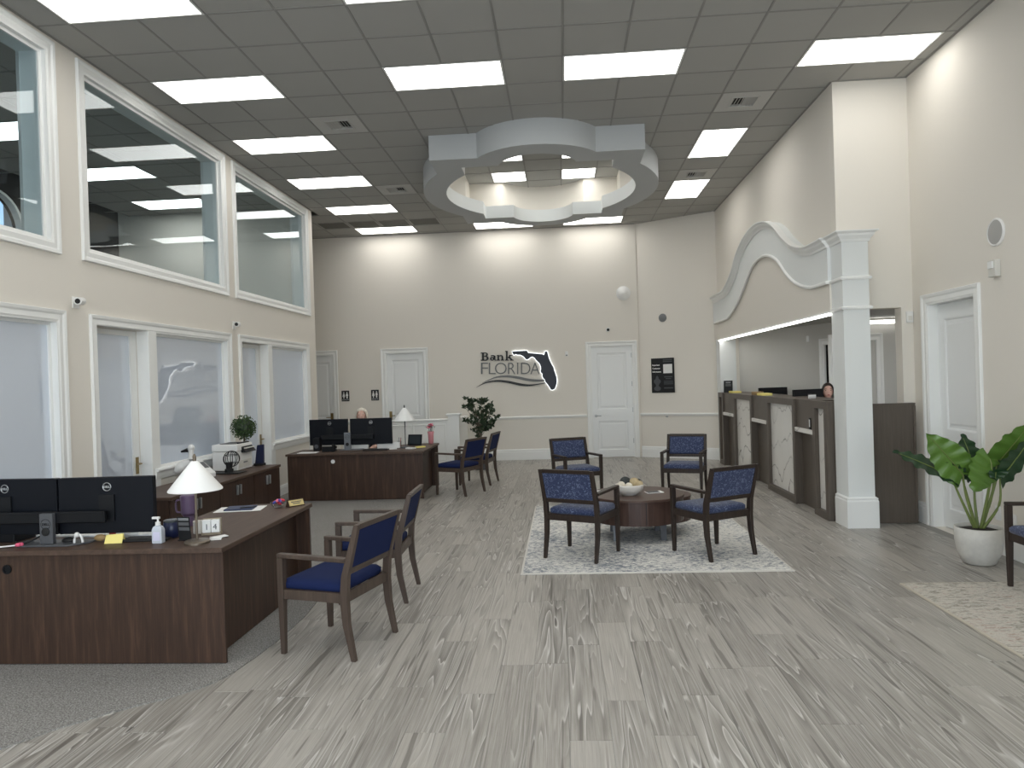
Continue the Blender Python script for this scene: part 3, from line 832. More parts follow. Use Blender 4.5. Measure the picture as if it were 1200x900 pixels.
# cutter for tiles that meet the ring
cut = MB().prism(outer, 4.7, 5.2).build('cutter', None)
def inside(x, y, poly):
    c = False
    for (xa, ya), (xb, yb) in zip(poly, poly[1:] + poly[:1]):
        if (ya > y) != (yb > y) and x < (xb - xa) * (y - ya) / (yb - ya) + xa: c = not c
    return c
def room_rect(x0, x1, y0, y1):
    lo = -7.6 if y0 + 0.01 >= 12.9 else LX
    if y0 < 12.9 < y1 and x1 <= LX: y0, lo = 12.9, -7.6
    hi = TX if y1 > NY + 0.01 and y0 > NY - 0.3 else RX
    return max(x0, lo), min(x1, hi), y0, min(y1, BY)
for i in range(-13, 7):
    for j in range(-4, 14):
        if (i, j) in taken: continue
        x0, x1, y0, y1 = room_rect(GX + i * T, GX + (i + 1) * T, GY + j * T, GY + (j + 1) * T)
        if x1 - x0 < 0.03 or y1 - y0 < 0.03: continue
        smp = [inside(x0 + (x1 - x0) * u / 8, y0 + (y1 - y0) * v / 8, outer) for u in range(9) for v in range(9)]
        if all(smp): continue
        full = x1 - x0 > T - 0.001 and y1 - y0 > T - 0.001
        me = tm if full else tile_mb(x1 - x0, y1 - y0).mesh('ceiling_tile', M_tile)
        o = bpy.data.objects.new('ceiling_tile', me); COL.objects.link(o)
        o.location = (x0, y0, CEIL)
        if any(smp):
            md = o.modifiers.new('b', 'BOOLEAN'); md.operation = 'DIFFERENCE'; md.object = cut; md.solver = 'EXACT'
            dg = bpy.context.evaluated_depsgraph_get()
            me2 = bpy.data.meshes.new_from_object(o.evaluated_get(dg)); o.modifiers.clear(); o.data = me2
        o.parent = ceiling; o.location = (x0, y0, 0)
bpy.data.objects.remove(cut)
# grid bars as far as the ring lets them run
mb = MB()
def bar_pieces(fixed, lo, hi, along):
    """split a bar where it crosses the ring"""
    n = 24; on = None; out = []
    for k in range(n + 1):
        t_ = lo + (hi - lo) * k / n
        ins = inside(*((fixed, t_) if along == 'y' else (t_, fixed)), outer)
        if not ins and on is None: on = t_
        if (ins or k == n) and on is not None:
            out.append((on, t_)); on = None
    return out
lit = [(a, b, c, d) for a, b, c, d in lights]
for i in range(-12, 8):
    x = GX + i * T
    if x <= -7.5 or x >= RX: continue
    for j in range(-4, 14):
        y0, y1 = GY + j * T, min(GY + (j + 1) * T, BY)
        if any(a < i < b and c <= j < d for a, b, c, d in lit): continue
        if x < LX + 0.02: y0 = max(y0, 12.9)
        if x >= TX: y1 = min(y1, NY)
        if y1 - y0 < 0.01: continue
        for p, q in bar_pieces(x, y0, y1, 'y'): mb.box(x - 0.010, x + 0.010, p, q, CEIL - 0.006, CEIL - 0.001)
for j in range(-4, 14):
    y = GY + j * T
    for i in range(-13, 7):
        x0, x1 = GX + i * T, GX + (i + 1) * T
        if any(a <= i < b and c < j < d for a, b, c, d in lit): continue
        x0 = max(x0, -7.5 if y > 12.9 else LX); x1 = min(x1, TX if y > NY else RX)
        if x1 - x0 < 0.01: continue
        for p, q in bar_pieces(y, x0, x1, 'x'): mb.box(p, q, y - 0.010, y + 0.010, CEIL - 0.0055, CEIL - 0.0012)
mb.build('grid_bars', M_grid, ceiling, origin=(0, 0, CEIL), kind='stuff')
# wall angle round the room
mb = MB().box(LX, LX + 0.022, GY - 4 * T, 12.9, CEIL - 0.009, CEIL).box(-7.6, 1.6, BY - 0.022, BY, CEIL - 0.009, CEIL).box(TX - 0.022, TX, NY, 14.5, CEIL - 0.009, CEIL).box(TX, RX, NY - 0.022, NY, CEIL - 0.009, CEIL).box(RX - 0.022, RX, GY - 4 * T, NY, CEIL - 0.009, CEIL)
mb.build('wall_angle', M_grid, ceiling, origin=(0, 0, CEIL))
# behind the camera the ceiling goes on in one sheet (holes at the light panels are covered by them)
MB().box(LX, RX, -4.0, GY - 4 * T, CEIL, CEIL + 0.02).build('rear_sheet', M_tile, ceiling, origin=(0, 0, CEIL))
# coffer top, also tiled
cz = 5.29
coffer = thing('ceiling_coffer', 'raised tiled coffer ceiling inside the lobed ring', 'ceiling', (0, 0, cz), kind='structure')
cl = [(-2, 3.5 + 3.05), (0, 0)]
KX, KY = 0.085, 12.41
clights = [(-2, -1, -2, -1), (0, 1, -2, -1), (-2, -1, 0, 1), (0, 1, 0, 1)]
ctk = {(a, c) for a, b, c, d in clights}
tmc = tm
for i in range(-4, 4):
    for j in range(-7, 3):
        if (i, j) in ctk: continue
        o = bpy.data.objects.new('ceiling_tile', tmc); COL.objects.link(o); o.parent = coffer; o.location = (KX + i * T, KY + j * T, 0)
mb = MB()
for i in range(-4, 5): mb.box(KX + i * T - 0.012, KX + i * T + 0.012, KY - 7 * T, KY + 3 * T, cz - 0.008, cz - 0.001)
for j in range(-7, 4): mb.box(KX - 4 * T, KX + 4 * T, KY + j * T - 0.012, KY + j * T + 0.012, cz - 0.0072, cz - 0.0012)
mb.build('grid_bars', M_grid, coffer, origin=(0, 0, cz), kind='stuff')

# ---- ceiling lights: each a thing with frame and diffuser
def ceiling_light(x0, x1, y0, y1, z, label, group='recessed ceiling lights'):
    og = ((x0 + x1) / 2, (y0 + y1) / 2, z)
    t = thing('ceiling_light', label, 'ceiling light', og, group=group)
    mb = MB(); ring_frame(mb, x0 + 0.022, x1 - 0.022, y0 + 0.022, y1 - 0.022, [(0.018, 0.03), (0.018, -0.008), (0.0, -0.008), (0.0, 0.004)], lambda a, b, h: (a, b, z + h)); mb.build('frame', M_white, t, origin=og)
    MB().box(x0 + 0.02, x1 - 0.02, y0 + 0.02, y1 - 0.02, z - 0.002, z + 0.01).build('diffuser', M_diff, t, origin=og)
    MB().box(x0 + 0.006, x1 - 0.006, y0 + 0.006, y1 - 0.006, z + 0.03, z + 0.09).build('housing', M_white, t, origin=og)
    return t
LLAB = ['ceiling light cut by the top edge above the left windows', 'ceiling light just showing at the top edge, centre', None,
        'ceiling light above the second left loft window, first whole one of its column', 'ceiling light in front of the ring soffit, left one of the pair', 'ceiling light in front of the ring soffit, right one of the pair', 'wide ceiling light above the teller column by the right wall',
        'second whole ceiling light in the left column, beside an air vent', 'third whole ceiling light in the left column, beside the third loft window', 'fourth whole ceiling light in the left column, in front of the dark return grilles', 'last ceiling light in the left column, behind the dark return grilles',
        'ceiling light behind the ring soffit above the lit sign', 'ceiling light behind the ring soffit above the right back door', 'lengthwise ceiling light right of the ring soffit, nearer one', 'lengthwise ceiling light right of the ring soffit, farther one']
for k, (a, b, c, d) in enumerate(lights):
    lab = LLAB[k] if k < len(LLAB) and LLAB[k] else 'ceiling light above or behind the camera, outside the picture'
    ceiling_light(GX + a * T, GX + b * T, GY + c * T, GY + d * T, CEIL - (0.004 if c < -4 else 0), lab)
for (a, b, c, d), lab in zip(clights, ['square ceiling light in the coffer, nearer left', 'square ceiling light in the coffer, nearer right', 'square ceiling light in the coffer, farther left', 'square ceiling light in the coffer, farther right']):
    ceiling_light(KX + a * T, KX + b * T, KY + c * T, KY + d * T, cz, lab, 'square coffer lights')

for (x0, x1, y0, y1), lab in zip([(4.55, 5.16, 8.75, 9.97)], ['ceiling light in the teller room past the column']):
    ceiling_light(x0, x1, y0, y1, 2.436, lab, 'teller room ceiling lights')
# vents and return grilles
for (i, j), lab in zip(vents, ['small ceiling air vent beside the left column of lights, nearer one', 'small ceiling air vent left of the ring soffit', 'small ceiling air vent in front of the right lengthwise lights', 'small ceiling air vent between the two right lengthwise lights']):
    x0, y0 = GX + i * T, GY + j * T
    og = (x0 + T / 2, y0 + T / 2, CEIL)
    t = thing('ceiling_vent', lab, 'vent', og, group='ceiling air vents')
    mb = MB(); fz = lambda a, b, h: (a, b, CEIL + h)
    ring_frame(mb, x0 + 0.165, x0 + T - 0.165, y0 + 0.165, y0 + T - 0.165, [(0.15, 0.006), (0.15, -0.004), (0.02, -0.004), (0.02, -0.010), (0, -0.010), (0, 0.03)], fz); mb.build('plate', M_vent, t, origin=og)
    MB().box(x0 + 0.16, x0 + T - 0.16, y0 + 0.16, y0 + T - 0.16, CEIL + 0.025, CEIL + 0.03).build('backing', M_blackm, t, origin=og)
    for k in range(8):
        xx = x0 + 0.18 + k * 0.036
        tilt = 0.014 if k < 4 else -0.014
        mb = MB().hexa([(xx - tilt, y0 + 0.165, CEIL - 0.006), (xx - tilt + 0.003, y0 + 0.165, CEIL - 0.006), (xx - tilt + 0.003, y0 + T - 0.165, CEIL - 0.006), (xx - tilt, y0 + T - 0.165, CEIL - 0.006),
                        (xx + tilt, y0 + 0.165, CEIL + 0.02), (xx + tilt + 0.003, y0 + 0.165, CEIL + 0.02), (xx + tilt + 0.003, y0 + T - 0.165, CEIL + 0.02), (xx + tilt, y0 + T - 0.165, CEIL + 0.02)])
        mb.build('slat', M_vent, t, origin=og)
for k, (i, j) in enumerate(grilles):
    x0, y0 = GX + i * T, GY + j * T
    og = (x0 + T / 2, y0 + T / 2, CEIL)
    t = thing('return_grille', ['dark ceiling return grille, leftmost of the row of four', 'dark ceiling return grille, second from the left in the row', 'dark ceiling return grille, third from the left in the row', 'dark ceiling return grille, rightmost of the row of four'][k], 'grille', og, group='dark ceiling return grilles')
    mb = MB(); ring_frame(mb, x0 + 0.035, x0 + T - 0.035, y0 + 0.035, y0 + T - 0.035, [(0.022, 0.006), (0.022, -0.004), (0, -0.004), (0, 0.02)], lambda a, b, h: (a, b, CEIL + h)); mb.build('frame', M_tile, t, origin=og)
    MB().box(x0 + 0.03, x0 + T - 0.03, y0 + 0.03, y0 + T - 0.03, CEIL + 0.006, CEIL + 0.012).build('perforated_panel', M_grille, t, origin=og)

# ---- loft behind the upper windows
struct(MB().box(-10.2, LX - 0.25, 1.0, 12.75, 2.78, 2.86).build('floor_loft', M_carpet), 'floor of the upstairs loft behind the clear windows', 'floor')
mb = MB().box(-10.2, LX - 0.25, 12.65, 12.75, 2.86, RT)
struct(mb.build('wall_loft_end', M_wall), 'greige end wall of the upstairs loft', 'wall')
mb = MB()
yc, zc, rr = 9.74, 4.12, 0.55
ops = [(yc - rr, yc + rr, [(3.3, zc)])]
wall_openings(mb, 1.0, 12.75, 2.86, zc, ops, lambda a, b, h: (-8.0 + h, a, b), 0.15)
# the part over the spring line, cut to a half round
arcp = [(yc + rr * math.cos(math.pi * k / 16), zc + rr * math.sin(math.pi * k / 16)) for k in range(17)]
poly = [(12.75, zc)] + [(12.75, RT), (1.0, RT), (1.0, zc)] + arcp[::-1]
mb.prism(poly, -0.15, 0, lambda a, b, h: (-8.0 + h, a, b))
struct(mb.build('wall_loft_outer', M_dark), 'dark outer wall of the loft with an arched window', 'wall')
WIN += 1
t = thing('window_%d' % WIN, 'arched window with blue daylight seen through the nearest loft glass', 'window', (-8.0, yc, 3.3), kind='structure')
og = (-8.0, yc, 3.3)
outl = [(yc - rr, 3.3), (yc + rr, 3.3)] + arcp
mb = MB(); li = [(yc + (a - yc) * 0.90, 3.36 + (b - 3.3) * 0.93) for a, b in outl]
mb.loops([[(-8.00, a, b) for a, b in outl], [(-7.96, a, b) for a, b in outl], [(-7.96, a, b) for a, b in li], [(-8.06, a, b) for a, b in li], [(-8.06, a, b) for a, b in outl]])
mb.build('frame', M_trim, t, origin=og)
mb = MB().box(-8.05, -8.0, yc - 0.02, yc + 0.02, 3.34, zc + rr - 0.03).box(-8.05, -8.0, yc - rr + 0.03, yc + rr - 0.03, zc - 0.02, zc + 0.02)
mb.build('muntins', M_trim, t, origin=og)
MB().box(-8.04, -8.034, yc - rr + 0.01, yc + rr - 0.01, 3.32, zc).build('pane', M_glass, t, origin=og)
struct(MB().box(-10.2, LX - 0.25, 0.9, 1.0, 2.86, RT).build('wall_loft_near', M_wall), 'near end wall of the upstairs loft', 'wall')
loftc = thing('ceiling_loft', 'tile ceiling of the upstairs loft behind the clear windows', 'ceiling', (0, 0, CEIL), kind='structure')
LGX, LGY = -5.95, 11.66
llights = [(-2, 0, 0, 1), (-2, 0, -3, -2), (-2, 0, -6, -5), (-2, 0, -9, -8)]
ltk = {(i, j) for a, b, c, d in llights for i in range(a, b) for j in range(c, d)}
for i in range(-3, 2):
    for j in range(-9, 2):
        if (i, j) in ltk: continue
        x0, x1 = LGX + i * T, min(LGX + (i + 1) * T, LX - 0.25); y0, y1 = LGY + j * T, min(LGY + (j + 1) * T, 12.65)
        me = tm if x1 - x0 > T - 0.001 and y1 - y0 > T - 0.001 else tile_mb(x1 - x0, y1 - y0).mesh('ceiling_tile', M_tile)
        o = bpy.data.objects.new('ceiling_tile', me); COL.objects.link(o); o.parent = loftc; o.location = (x0, y0, 0)
mb = MB()
for i in range(-3, 3):
    for j in range(-9, 2):
        if any(a < i < b and c <= j < d for a, b, c, d in llights): continue
        mb.box(LGX + i * T - 0.010, LGX + i * T + 0.010, LGY + j * T, min(12.65, LGY + (j + 1) * T), CEIL - 0.006, CEIL - 0.001)
for j in range(-9, 2): mb.box(-7.99, LX - 0.25, LGY + j * T - 0.012, LGY + j * T + 0.012, CEIL - 0.0072, CEIL - 0.0012)
mb.build('grid_bars', M_grid, loftc, origin=(0, 0, CEIL), kind='stuff')
for (a, b, c, d), lab in zip(llights, ['ceiling light upstairs behind the loft glass, farthest one', 'ceiling light upstairs behind the loft glass, second farthest', 'ceiling light upstairs behind the nearest loft glass', 'ceiling light upstairs out of sight behind the wall']):
    ceiling_light(LGX + a * T, LGX + b * T, LGY + c * T, LGY + d * T, CEIL, lab, 'loft ceiling lights')

# ---- baseboards, chair rails, half wall
BASE = [(0.0, 0.0), (0.022, 0.0), (0.022, 0.17), (0.016, 0.185), (0.018, 0.205), (0.008, 0.225), (0.0, 0.23)]
def run(fn, a, b, prof, name, label, cat):
    mb = MB().loops([[fn(a, z, h) for h, z in prof], [fn(b, z, h) for h, z in prof]], cap=True)
    return struct(mb.build(name, M_trim), label, cat)
RAIL = [(0.0, 0.865), (0.012, 0.868), (0.022, 0.885), (0.034, 0.895), (0.036, 0.915), (0.02, 0.925), (0.0, 0.928)]
run(fB, -7.5, -5.73, BASE, 'baseboard_hall', 'white baseboard at the far left of the hallway', 'baseboard')
run(fB, -4.85, -3.91, BASE, 'baseboard_restroom', 'white baseboard between the two restroom doors', 'baseboard')
run(fB, -2.87, 0.49, BASE, 'baseboard_back', 'tall white baseboard below the lit sign', 'baseboard')
run(fA, 0.0, AL, BASE, 'baseboard_corner', 'tall white baseboard under the black poster', 'baseboard')
run(fB, -4.85, -3.91, RAIL, 'trim_1', 'white chair rail between the two restroom doors', 'chair rail')
run(fB, -2.87, 0.49, RAIL, 'trim_2', 'white chair rail below the lit sign', 'chair rail')
run(fA, 0.0, AL, RAIL, 'trim_3', 'white chair rail under the black poster', 'chair rail')
SB = [(h, z * 0.70) for h, z in BASE]
run(fL, 9.5, 9.73, SB, 'baseboard_left', 'white baseboard low on the left wall', 'baseboard')
run(fL, 10.87, 12.9, SB, 'baseboard_window', 'white baseboard under the last frosted window', 'baseboard')
run(fL, 7.64, 9.5, SB, 'baseboard_cabinets', 'white baseboard behind the low cabinets', 'baseboard')
run(fRt, 6.97 - 11, 6.975, BASE, 'baseboard_right', 'white baseboard along the right wall', 'baseboard')
run(fRt, 8.07, NY, BASE, 'baseboard_nib', 'short white baseboard between the door and the gate', 'baseboard')
fN = lambda a, b, h: (a, NY - h, b)
run(fN, 3.80, RX, BASE, 'baseboard_gate', 'short white baseboard beside the gate', 'baseboard')

hw = thing('wall_half', 'low white panelled wall with cap and end post behind the far desk', 'half wall', (-2.4, 14.0, 0), kind='structure')
og = (-2.4, 14.0, 0)
MB().box(-3.7, -2.26, 14.0, 14.14, 0, 0.955).build('panel_wall', M_trim, hw, origin=og)
MB().box(-3.72, -2.25, 13.96, 14.18, 0.955, 0.985).build('cap', M_trim, hw, bevel=0.008, origin=og)
MB().box(-2.26, -2.04, 13.95, 14.17, 0, 1.05).build('post', M_trim, hw, origin=og)
MB().box(-2.29, -2.01, 13.92, 14.20, 1.05, 1.09).build('post_cap', M_trim, hw, bevel=0.008, origin=og)
MB().box(-2.285, -2.015, 13.925, 14.195, 0, 0.16).build('post_plinth', M_trim, hw, bevel=0.006, origin=og)
for a, b in ((-3.6, -3.02), (-2.94, -2.34)):
    mb = MB(); ring_frame(mb, a, b, 0.2, 0.86, [(0, 0), (0, 0.012), (0.02, 0.016), (0.03, 0.004), (0.03, 0)], lambda x, z, h: (x, 14.0 - h, z)); mb.build('panel_moulding', M_trim, hw, origin=og)
MB().box(-2.2, -2.06, 14.17, BY, 0, 0.955).box(-2.22, -2.04, 14.19, BY - 0.04, 0.955, 0.985).build('return_wall', M_trim, hw, origin=og)
# ================================================================== TELLER LINE
crown = [(14.3, 3.18), (13.5, 3.19), (13.1, 3.225), (12.56, 3.41), (12.19, 3.64), (11.66, 3.83), (11.08, 3.905), (10.56, 3.86), (10.1, 3.71), (9.69, 3.47), (9.31, 3.29), (8.89, 3.19), (8.5, 3.175), (8.13, 3.178), (7.93, 3.178)]
bead = [(14.3, 2.686), (13.5, 2.685), (13.1, 2.70), (12.51, 2.85), (12.02, 3.05), (11.44, 3.33), (10.99, 3.40), (10.59, 3.373), (10.13, 3.23), (9.73, 2.98), (9.35, 2.81), (8.89, 2.70), (8.47, 2.683), (8.1, 2.68), (7.93, 2.68)]
cc = catmull([(y, z, 0) for y, z in crown], 5); bc = catmull([(y, z, 0) for y, z in bead], 5)
arch = thing('teller_header', 'white curved header with swan-neck crown moulding over the teller line', 'header', (2.95, 11, 2.36), kind='structure')
og = (2.95, 11.0, 2.36)
def zat(cv, y):
    for p, q in zip(cv, cv[1:]):
        if q.x <= y <= p.x: return p.y + (q.y - p.y) * ((p.x - y) / max(1e-6, p.x - q.x))
    return cv[-1].y if y < cv[-1].x else cv[0].y
def strip(y0, y1, lo, hi, xa, xb, n=70):
    mb = MB(); ls = []
    for k in range(n + 1):
        y = y0 + (y1 - y0) * k / n
        a, b = lo(y), hi(y)
        ls.append([(xa, y, a), (xb, y, a), (xb, y, b), (xa, y, b)])
    return mb.loops(ls, cap=True)
strip(NY, 14.4, lambda y: 2.36, lambda y: zat(bc, y), 3.0, TX + 0.001).build('lower_panel', M_wall, arch, origin=og)
o = strip(NY, 14.4, lambda y: zat(bc, y), lambda y: zat(cc, y) - 0.02, 2.985, TX + 0.001).build('arched_panel', M_soffit, arch, origin=og)
def sweep(path, prof, corner):
    """path: (x, y, z, out vector); prof: list of (out, up)"""
    ls = []
    for i, (p, o_) in enumerate(path):
        a = path[max(i - 1, 0)][0]; b = path[min(i + 1, len(path) - 1)][0]
        t = (Vector(b) - Vector(a)).normalized()
        up = Vector((0, 0, 1)) - t * t.z if corner(i) is False else Vector((0, 0, 1))
        up.normalize()
        ls.append([tuple(Vector(p) + Vector(o_) * h + up * v) for h, v in prof])
    return MB().loops(ls, cap=True)
COLX0, COLX1, COLY = 3.02, 3.294, 7.96
def crown_path(cv, x, stop):
    pts = [((x, max(p.x, COLY), p.y), (-1, 0, 0)) for p in cv if p.x > 8.2]
    z = cv[-1].y
    pts = [q for q in pts if q[0][1] > NY + 0.02] + [((x, NY + 0.01, z), (-1, 0, 0)), ((COLX0, NY - 0.01, z), (-1, 0, 0))]
    pts += [((COLX0, COLY, z), (-1, -1, 0)), ((COLX1, COLY, z), (1, -1, 0)), ((COLX1, NY, z), (1, 0, 0))]
    return pts
CP = [(0, -0.11), (0.015, -0.11), (0.02, -0.085), (0.05, -0.05), (0.055, -0.03), (0.085, -0.012), (0.085, 0.0), (0.0, 0.0)]
pth = crown_path(cc, COLX0 - 0.034, NY)
nn = len(pth)
sweep(pth, CP, lambda i: i >= nn - 3).build('crown_moulding', M_trim, arch, origin=og)
BP = [(0, -0.02), (0.018, -0.02), (0.026, -0.008), (0.026, 0.008), (0.012, 0.018), (0, 0.02)]
pth = crown_path(bc, COLX0 - 0.034, NY)
sweep(pth, BP, lambda i: i >= nn - 3).build('bead_moulding', M_trim, arch, origin=og)
pth = [((COLX0, NY, 2.36), (-1, 0, 0)), ((COLX0, COLY, 2.36), (-1, -1, 0)), ((COLX1, COLY, 2.36), (1, -1, 0)), ((COLX1, NY, 2.36), (1, 0, 0))]
col = thing('wall_column', 'square white column carrying the near end of the teller header', 'column', ((COLX0 + COLX1) / 2, 8.12, 0), kind='structure')
ogc = ((COLX0 + COLX1) / 2, 8.12, 0)
MB().box(COLX0, COLX1, COLY, NY + 0.02, 0, 3.165).build('shaft', M_soffit, col, origin=ogc)
sweep(pth, BP, lambda i: True).build('bead_moulding', M_trim, col, origin=ogc)
PLP = [(0, 0), (0.028, 0), (0.028, 0.285), (0.022, 0.30), (0.024, 0.318), (0.008, 0.33), (0, 0.33)]
pth2 = [((x, y, 0), o_) for (x, y, z), o_ in pth]
sweep(pth2, PLP, lambda i: True).build('plinth', M_trim, col, origin=ogc)
# far end: pilaster under the header and the lit white jamb
mb = MB().box(3.0, 3.30, 13.98, 14.3, 0, 2.36)
struct(mb.build('wall_end_jamb', M_soffit), 'white end jamb lit by the strip at the far end of the teller line', 'pilaster')
led = thing('led_strip', 'bright led strip running under the teller header', 'led strip', (3.02, 11, 2.34))
MB().box(2.985, 3.06, 8.30, 13.97, 2.335, 2.359).build('channel', M_white, led, origin=(3.02, 11, 2.34))
MB().box(2.980, 3.055, 8.30, 13.97, 2.318, 2.334).build('lens', M_led, led, origin=(3.02, 11, 2.34))
led2 = thing('led_strip', 'bright led strip on the back wall of the teller room seen past the column', 'led strip', (4.9, 10.9, 2.34))
MB().box(4.3, 5.4, 10.90, 10.945, 2.36, 2.41).build('channel', M_white, led2, origin=(4.9, 10.9, 2.34))
MB().box(4.3, 5.4, 10.885, 10.899, 2.355, 2.405).build('lens', M_led, led2, origin=(4.9, 10.9, 2.34))

# counter modules: pedestals with inset quartz, and writing bays between them
FX, CZ = 2.94, 1.345
def pedestal(y0, y1, label, dp=0.50, near=0.085):
    og = (FX, (y0 + y1) / 2, 0)
    t = thing('teller_pedestal', label, 'teller counter', og, group='teller counter pedestals')
    st = 0.085
    mb = MB()
    mb.box(FX, FX + dp, y0, y0 + near, 0, CZ).box(FX, FX + dp, y1 - st, y1, 0, CZ)
    mb.box(FX, FX + dp, y0 + near, y1 - st, CZ - 0.085, CZ).box(FX, FX + dp, y0 + near, y1 - st, 0, 0.085)
    mb.box(FX + 0.06, FX + 0.069, y0 + near, y1 - st, 0.085, CZ - 0.085)
    mb.build('carcass', M_tellz, t, origin=og)
    MB().box(FX + 0.045, FX + 0.06, y0 + near + 0.002, y1 - st - 0.002, 0.087, CZ - 0.087).build('quartz_panel', M_quartz, t, origin=og)
    return t
def bay(y0, y1, label):
    og = (FX + 0.1, (y0 + y1) / 2, 0)
    t = thing('teller_bay', label, 'teller counter', og, group='teller writing bays')
    mb = MB().box(FX + 0.03, FX + 0.06, y0, y1, 0.99, CZ).box(FX + 0.10, FX + 0.50, y0, y1, 0, CZ - 0.02).box(FX + 0.06, FX + 0.50, y0, y1, CZ - 0.02, CZ)
    mb.build('carcass', M_tellz, t, origin=og)
    MB().box(FX + 0.003, FX + 0.10, y0 + 0.002, y1 - 0.002, 0.935, 0.99).build('quartz_shelf', M_quartz, t, bevel=0.004, origin=og)
    return t
pedestal(8.335, 8.80, 'teller counter pedestal with quartz inset next to the column', 0.095)
bay(8.802, 9.47, 'teller writing bay with quartz shelf holding a small black holder')
pedestal(9.472, 10.75, 'teller counter pedestal with the widest visible quartz inset')
bay(10.752, 11.58, 'teller writing bay between the two middle pedestals')
pedestal(11.582, 12.78, 'teller counter pedestal with quartz inset, third from the column')
bay(12.782, 13.60, 'teller writing bay farthest from the column')
pedestal(13.602, 13.975, 'teller counter pedestal at the far end by the lit jamb')
g = thing('teller_gate', 'taupe laminate swing gate between the column and the right wall', 'gate', (3.55, 8.12, 0))
MB().box(3.325, 3.80, 8.10, 8.15, 0.015, 1.30).build('panel', M_tellz, g, origin=(3.55, 8.12, 0))
MB().box(3.325, 3.80, 8.095, 8.155, 1.30, 1.318).build('top_cap', M_tellz, g, origin=(3.55, 8.12, 0))
MB().box(3.775, 3.80, 8.092, 8.10, 0.05, 1.29).build('edge_stile', M_tellz, g, origin=(3.55, 8.12, 0))

# ================================================================== CHAIRS
def make_chair(name, label, wood_m, fab, group):
    t = thing(name, label, 'chair', (0, 0, 0), 0, group)
    hw_, yf, yb = 0.262, 0.235, -0.225
    for s in (-1, 1):   # front legs carry the arms
        MB().post([(s * hw_, yf, 0, 0.030, 0.030), (s * hw_, yf, 0.36, 0.042, 0.042), (s * hw_, yf, 0.615, 0.042, 0.042)]).build('leg', wood_m, t, bevel=0.002)
    for s in (-1, 1):
        MB().post([(s * hw_, yb - 0.055, 0, 0.030, 0.032), (s * hw_, yb - 0.010, 0.22, 0.036, 0.044), (s * hw_, yb, 0.38, 0.038, 0.052), (s * hw_, yb - 0.012, 0.52, 0.038, 0.048), (s * hw_, yb - 0.105, 0.845, 0.034, 0.032)]).build('leg', wood_m, t, bevel=0.002)
    mb = MB()
    mb.box(-hw_ + 0.021, hw_ - 0.021, yf - 0.015, yf + 0.012, 0.355, 0.415).box(-hw_ + 0.019, hw_ - 0.019, yb - 0.012, yb + 0.015, 0.355, 0.415)
    for s in (-1, 1): mb.box(s * hw_ - 0.014, s * hw_ + 0.014, yb + 0.026, yf - 0.021, 0.355, 0.415)
    mb.build('seat_frame', wood_m, t)
    for s in (-1, 1):
        MB().hexa([(s * hw_ - 0.027, yb - 0.02, 0.608), (s * hw_ + 0.027, yb - 0.02, 0.608), (s * hw_ + 0.023, yf + 0.021, 0.616), (s * hw_ - 0.023, yf + 0.021, 0.616),
                   (s * hw_ - 0.027, yb - 0.02, 0.634), (s * hw_ + 0.027, yb - 0.02, 0.634), (s * hw_ + 0.023, yf + 0.021, 0.642), (s * hw_ - 0.023, yf + 0.021, 0.642)]).build('armrest', wood_m, t, bevel=0.004)
    # domed seat cushion
    mb = MB(); n = 10; ls = []
    xs, ys = hw_ - 0.012, 0
    for k, (ins, z) in enumerate(((0.012, 0.408), (0.0, 0.425), (0.0, 0.452), (0.018, 0.470), (0.07, 0.482), (0.15, 0.488))):
        loop = []
        for cx, cy, a0 in ((1, 1, 0), (-1, 1, 90), (-1, -1, 180), (1, -1, 270)):
            rr_ = 0.03
            for q in range(4):
                a = R(a0 + q * 30)
                X_, Y_ = (xs - ins - rr_), ((yf + 0.018 - yb - 0.02) / 2 - ins - rr_)
                loop.append((cx * X_ + rr_ * math.cos(a), (yf + yb + 0.038) / 2 + cy * Y_ + rr_ * math.sin(a), z))
        ls.append(loop)
    mb.loops(ls, cap=True)
    mb.build('seat', fab, t, smooth=True)
    # back: rails plus upholstered panel leaning with the posts
    yat = lambda z: yb - 0.012 - 0.093 * (z - 0.52) / 0.325
    def rail(z0, z1, th, name):
        a, b_ = yat(z0), yat(z1)
        x = hw_ - 0.017
        return MB().hexa([(-x, a - th / 2, z0), (x, a - th / 2, z0), (x, a + th / 2, z0), (-x, a + th / 2, z0), (-x, b_ - th / 2, z1), (x, b_ - th / 2, z1), (x, b_ + th / 2, z1), (-x, b_ + th / 2, z1)]).build(name, wood_m, t, bevel=0.002)
    rail(0.812, 0.848, 0.032, 'back_rail'); rail(0.528, 0.566, 0.030, 'back_rail')
    mb = MB(); x = hw_ - 0.020; ls = []
    for off, ins in ((-0.014, 0.0), (0.008, 0.0), (0.022, 0.012), (0.028, 0.05)):
        loop = []
        for sx, sz in ((-1, -1), (1, -1), (1, 1), (-1, 1)):
            z = (0.689 + sz * (0.122 - ins)); loop.append((sx * (x - ins), yat(z) + off, z))
        ls.append(loop)
    mb.loops(ls, cap=True).build('backrest', fab, t, bevel=0.003)
    return t
def cz_(deg): return R(deg - 90)
ch = make_chair('guest_chair', 'navy guest chair with grey walnut frame nearest the camera, at the near desk', M_chairw, M_navy, 'navy guest chairs at the desks')
ch.location = (-1.535, 4.68, 0); ch.rotation_euler[2] = cz_(164.8)
dup(ch, (-1.545, 5.76, 0), cz_(181), 'navy guest chair at the near desk, half hidden behind the nearest one')
dup(ch, (-1.62, 10.95, 0), cz_(154), 'navy guest chair at the far desk, nearer of its two')
dup(ch, (-1.46, 11.98, 0), cz_(171), 'navy guest chair at the far desk, behind the other one and below the ficus')
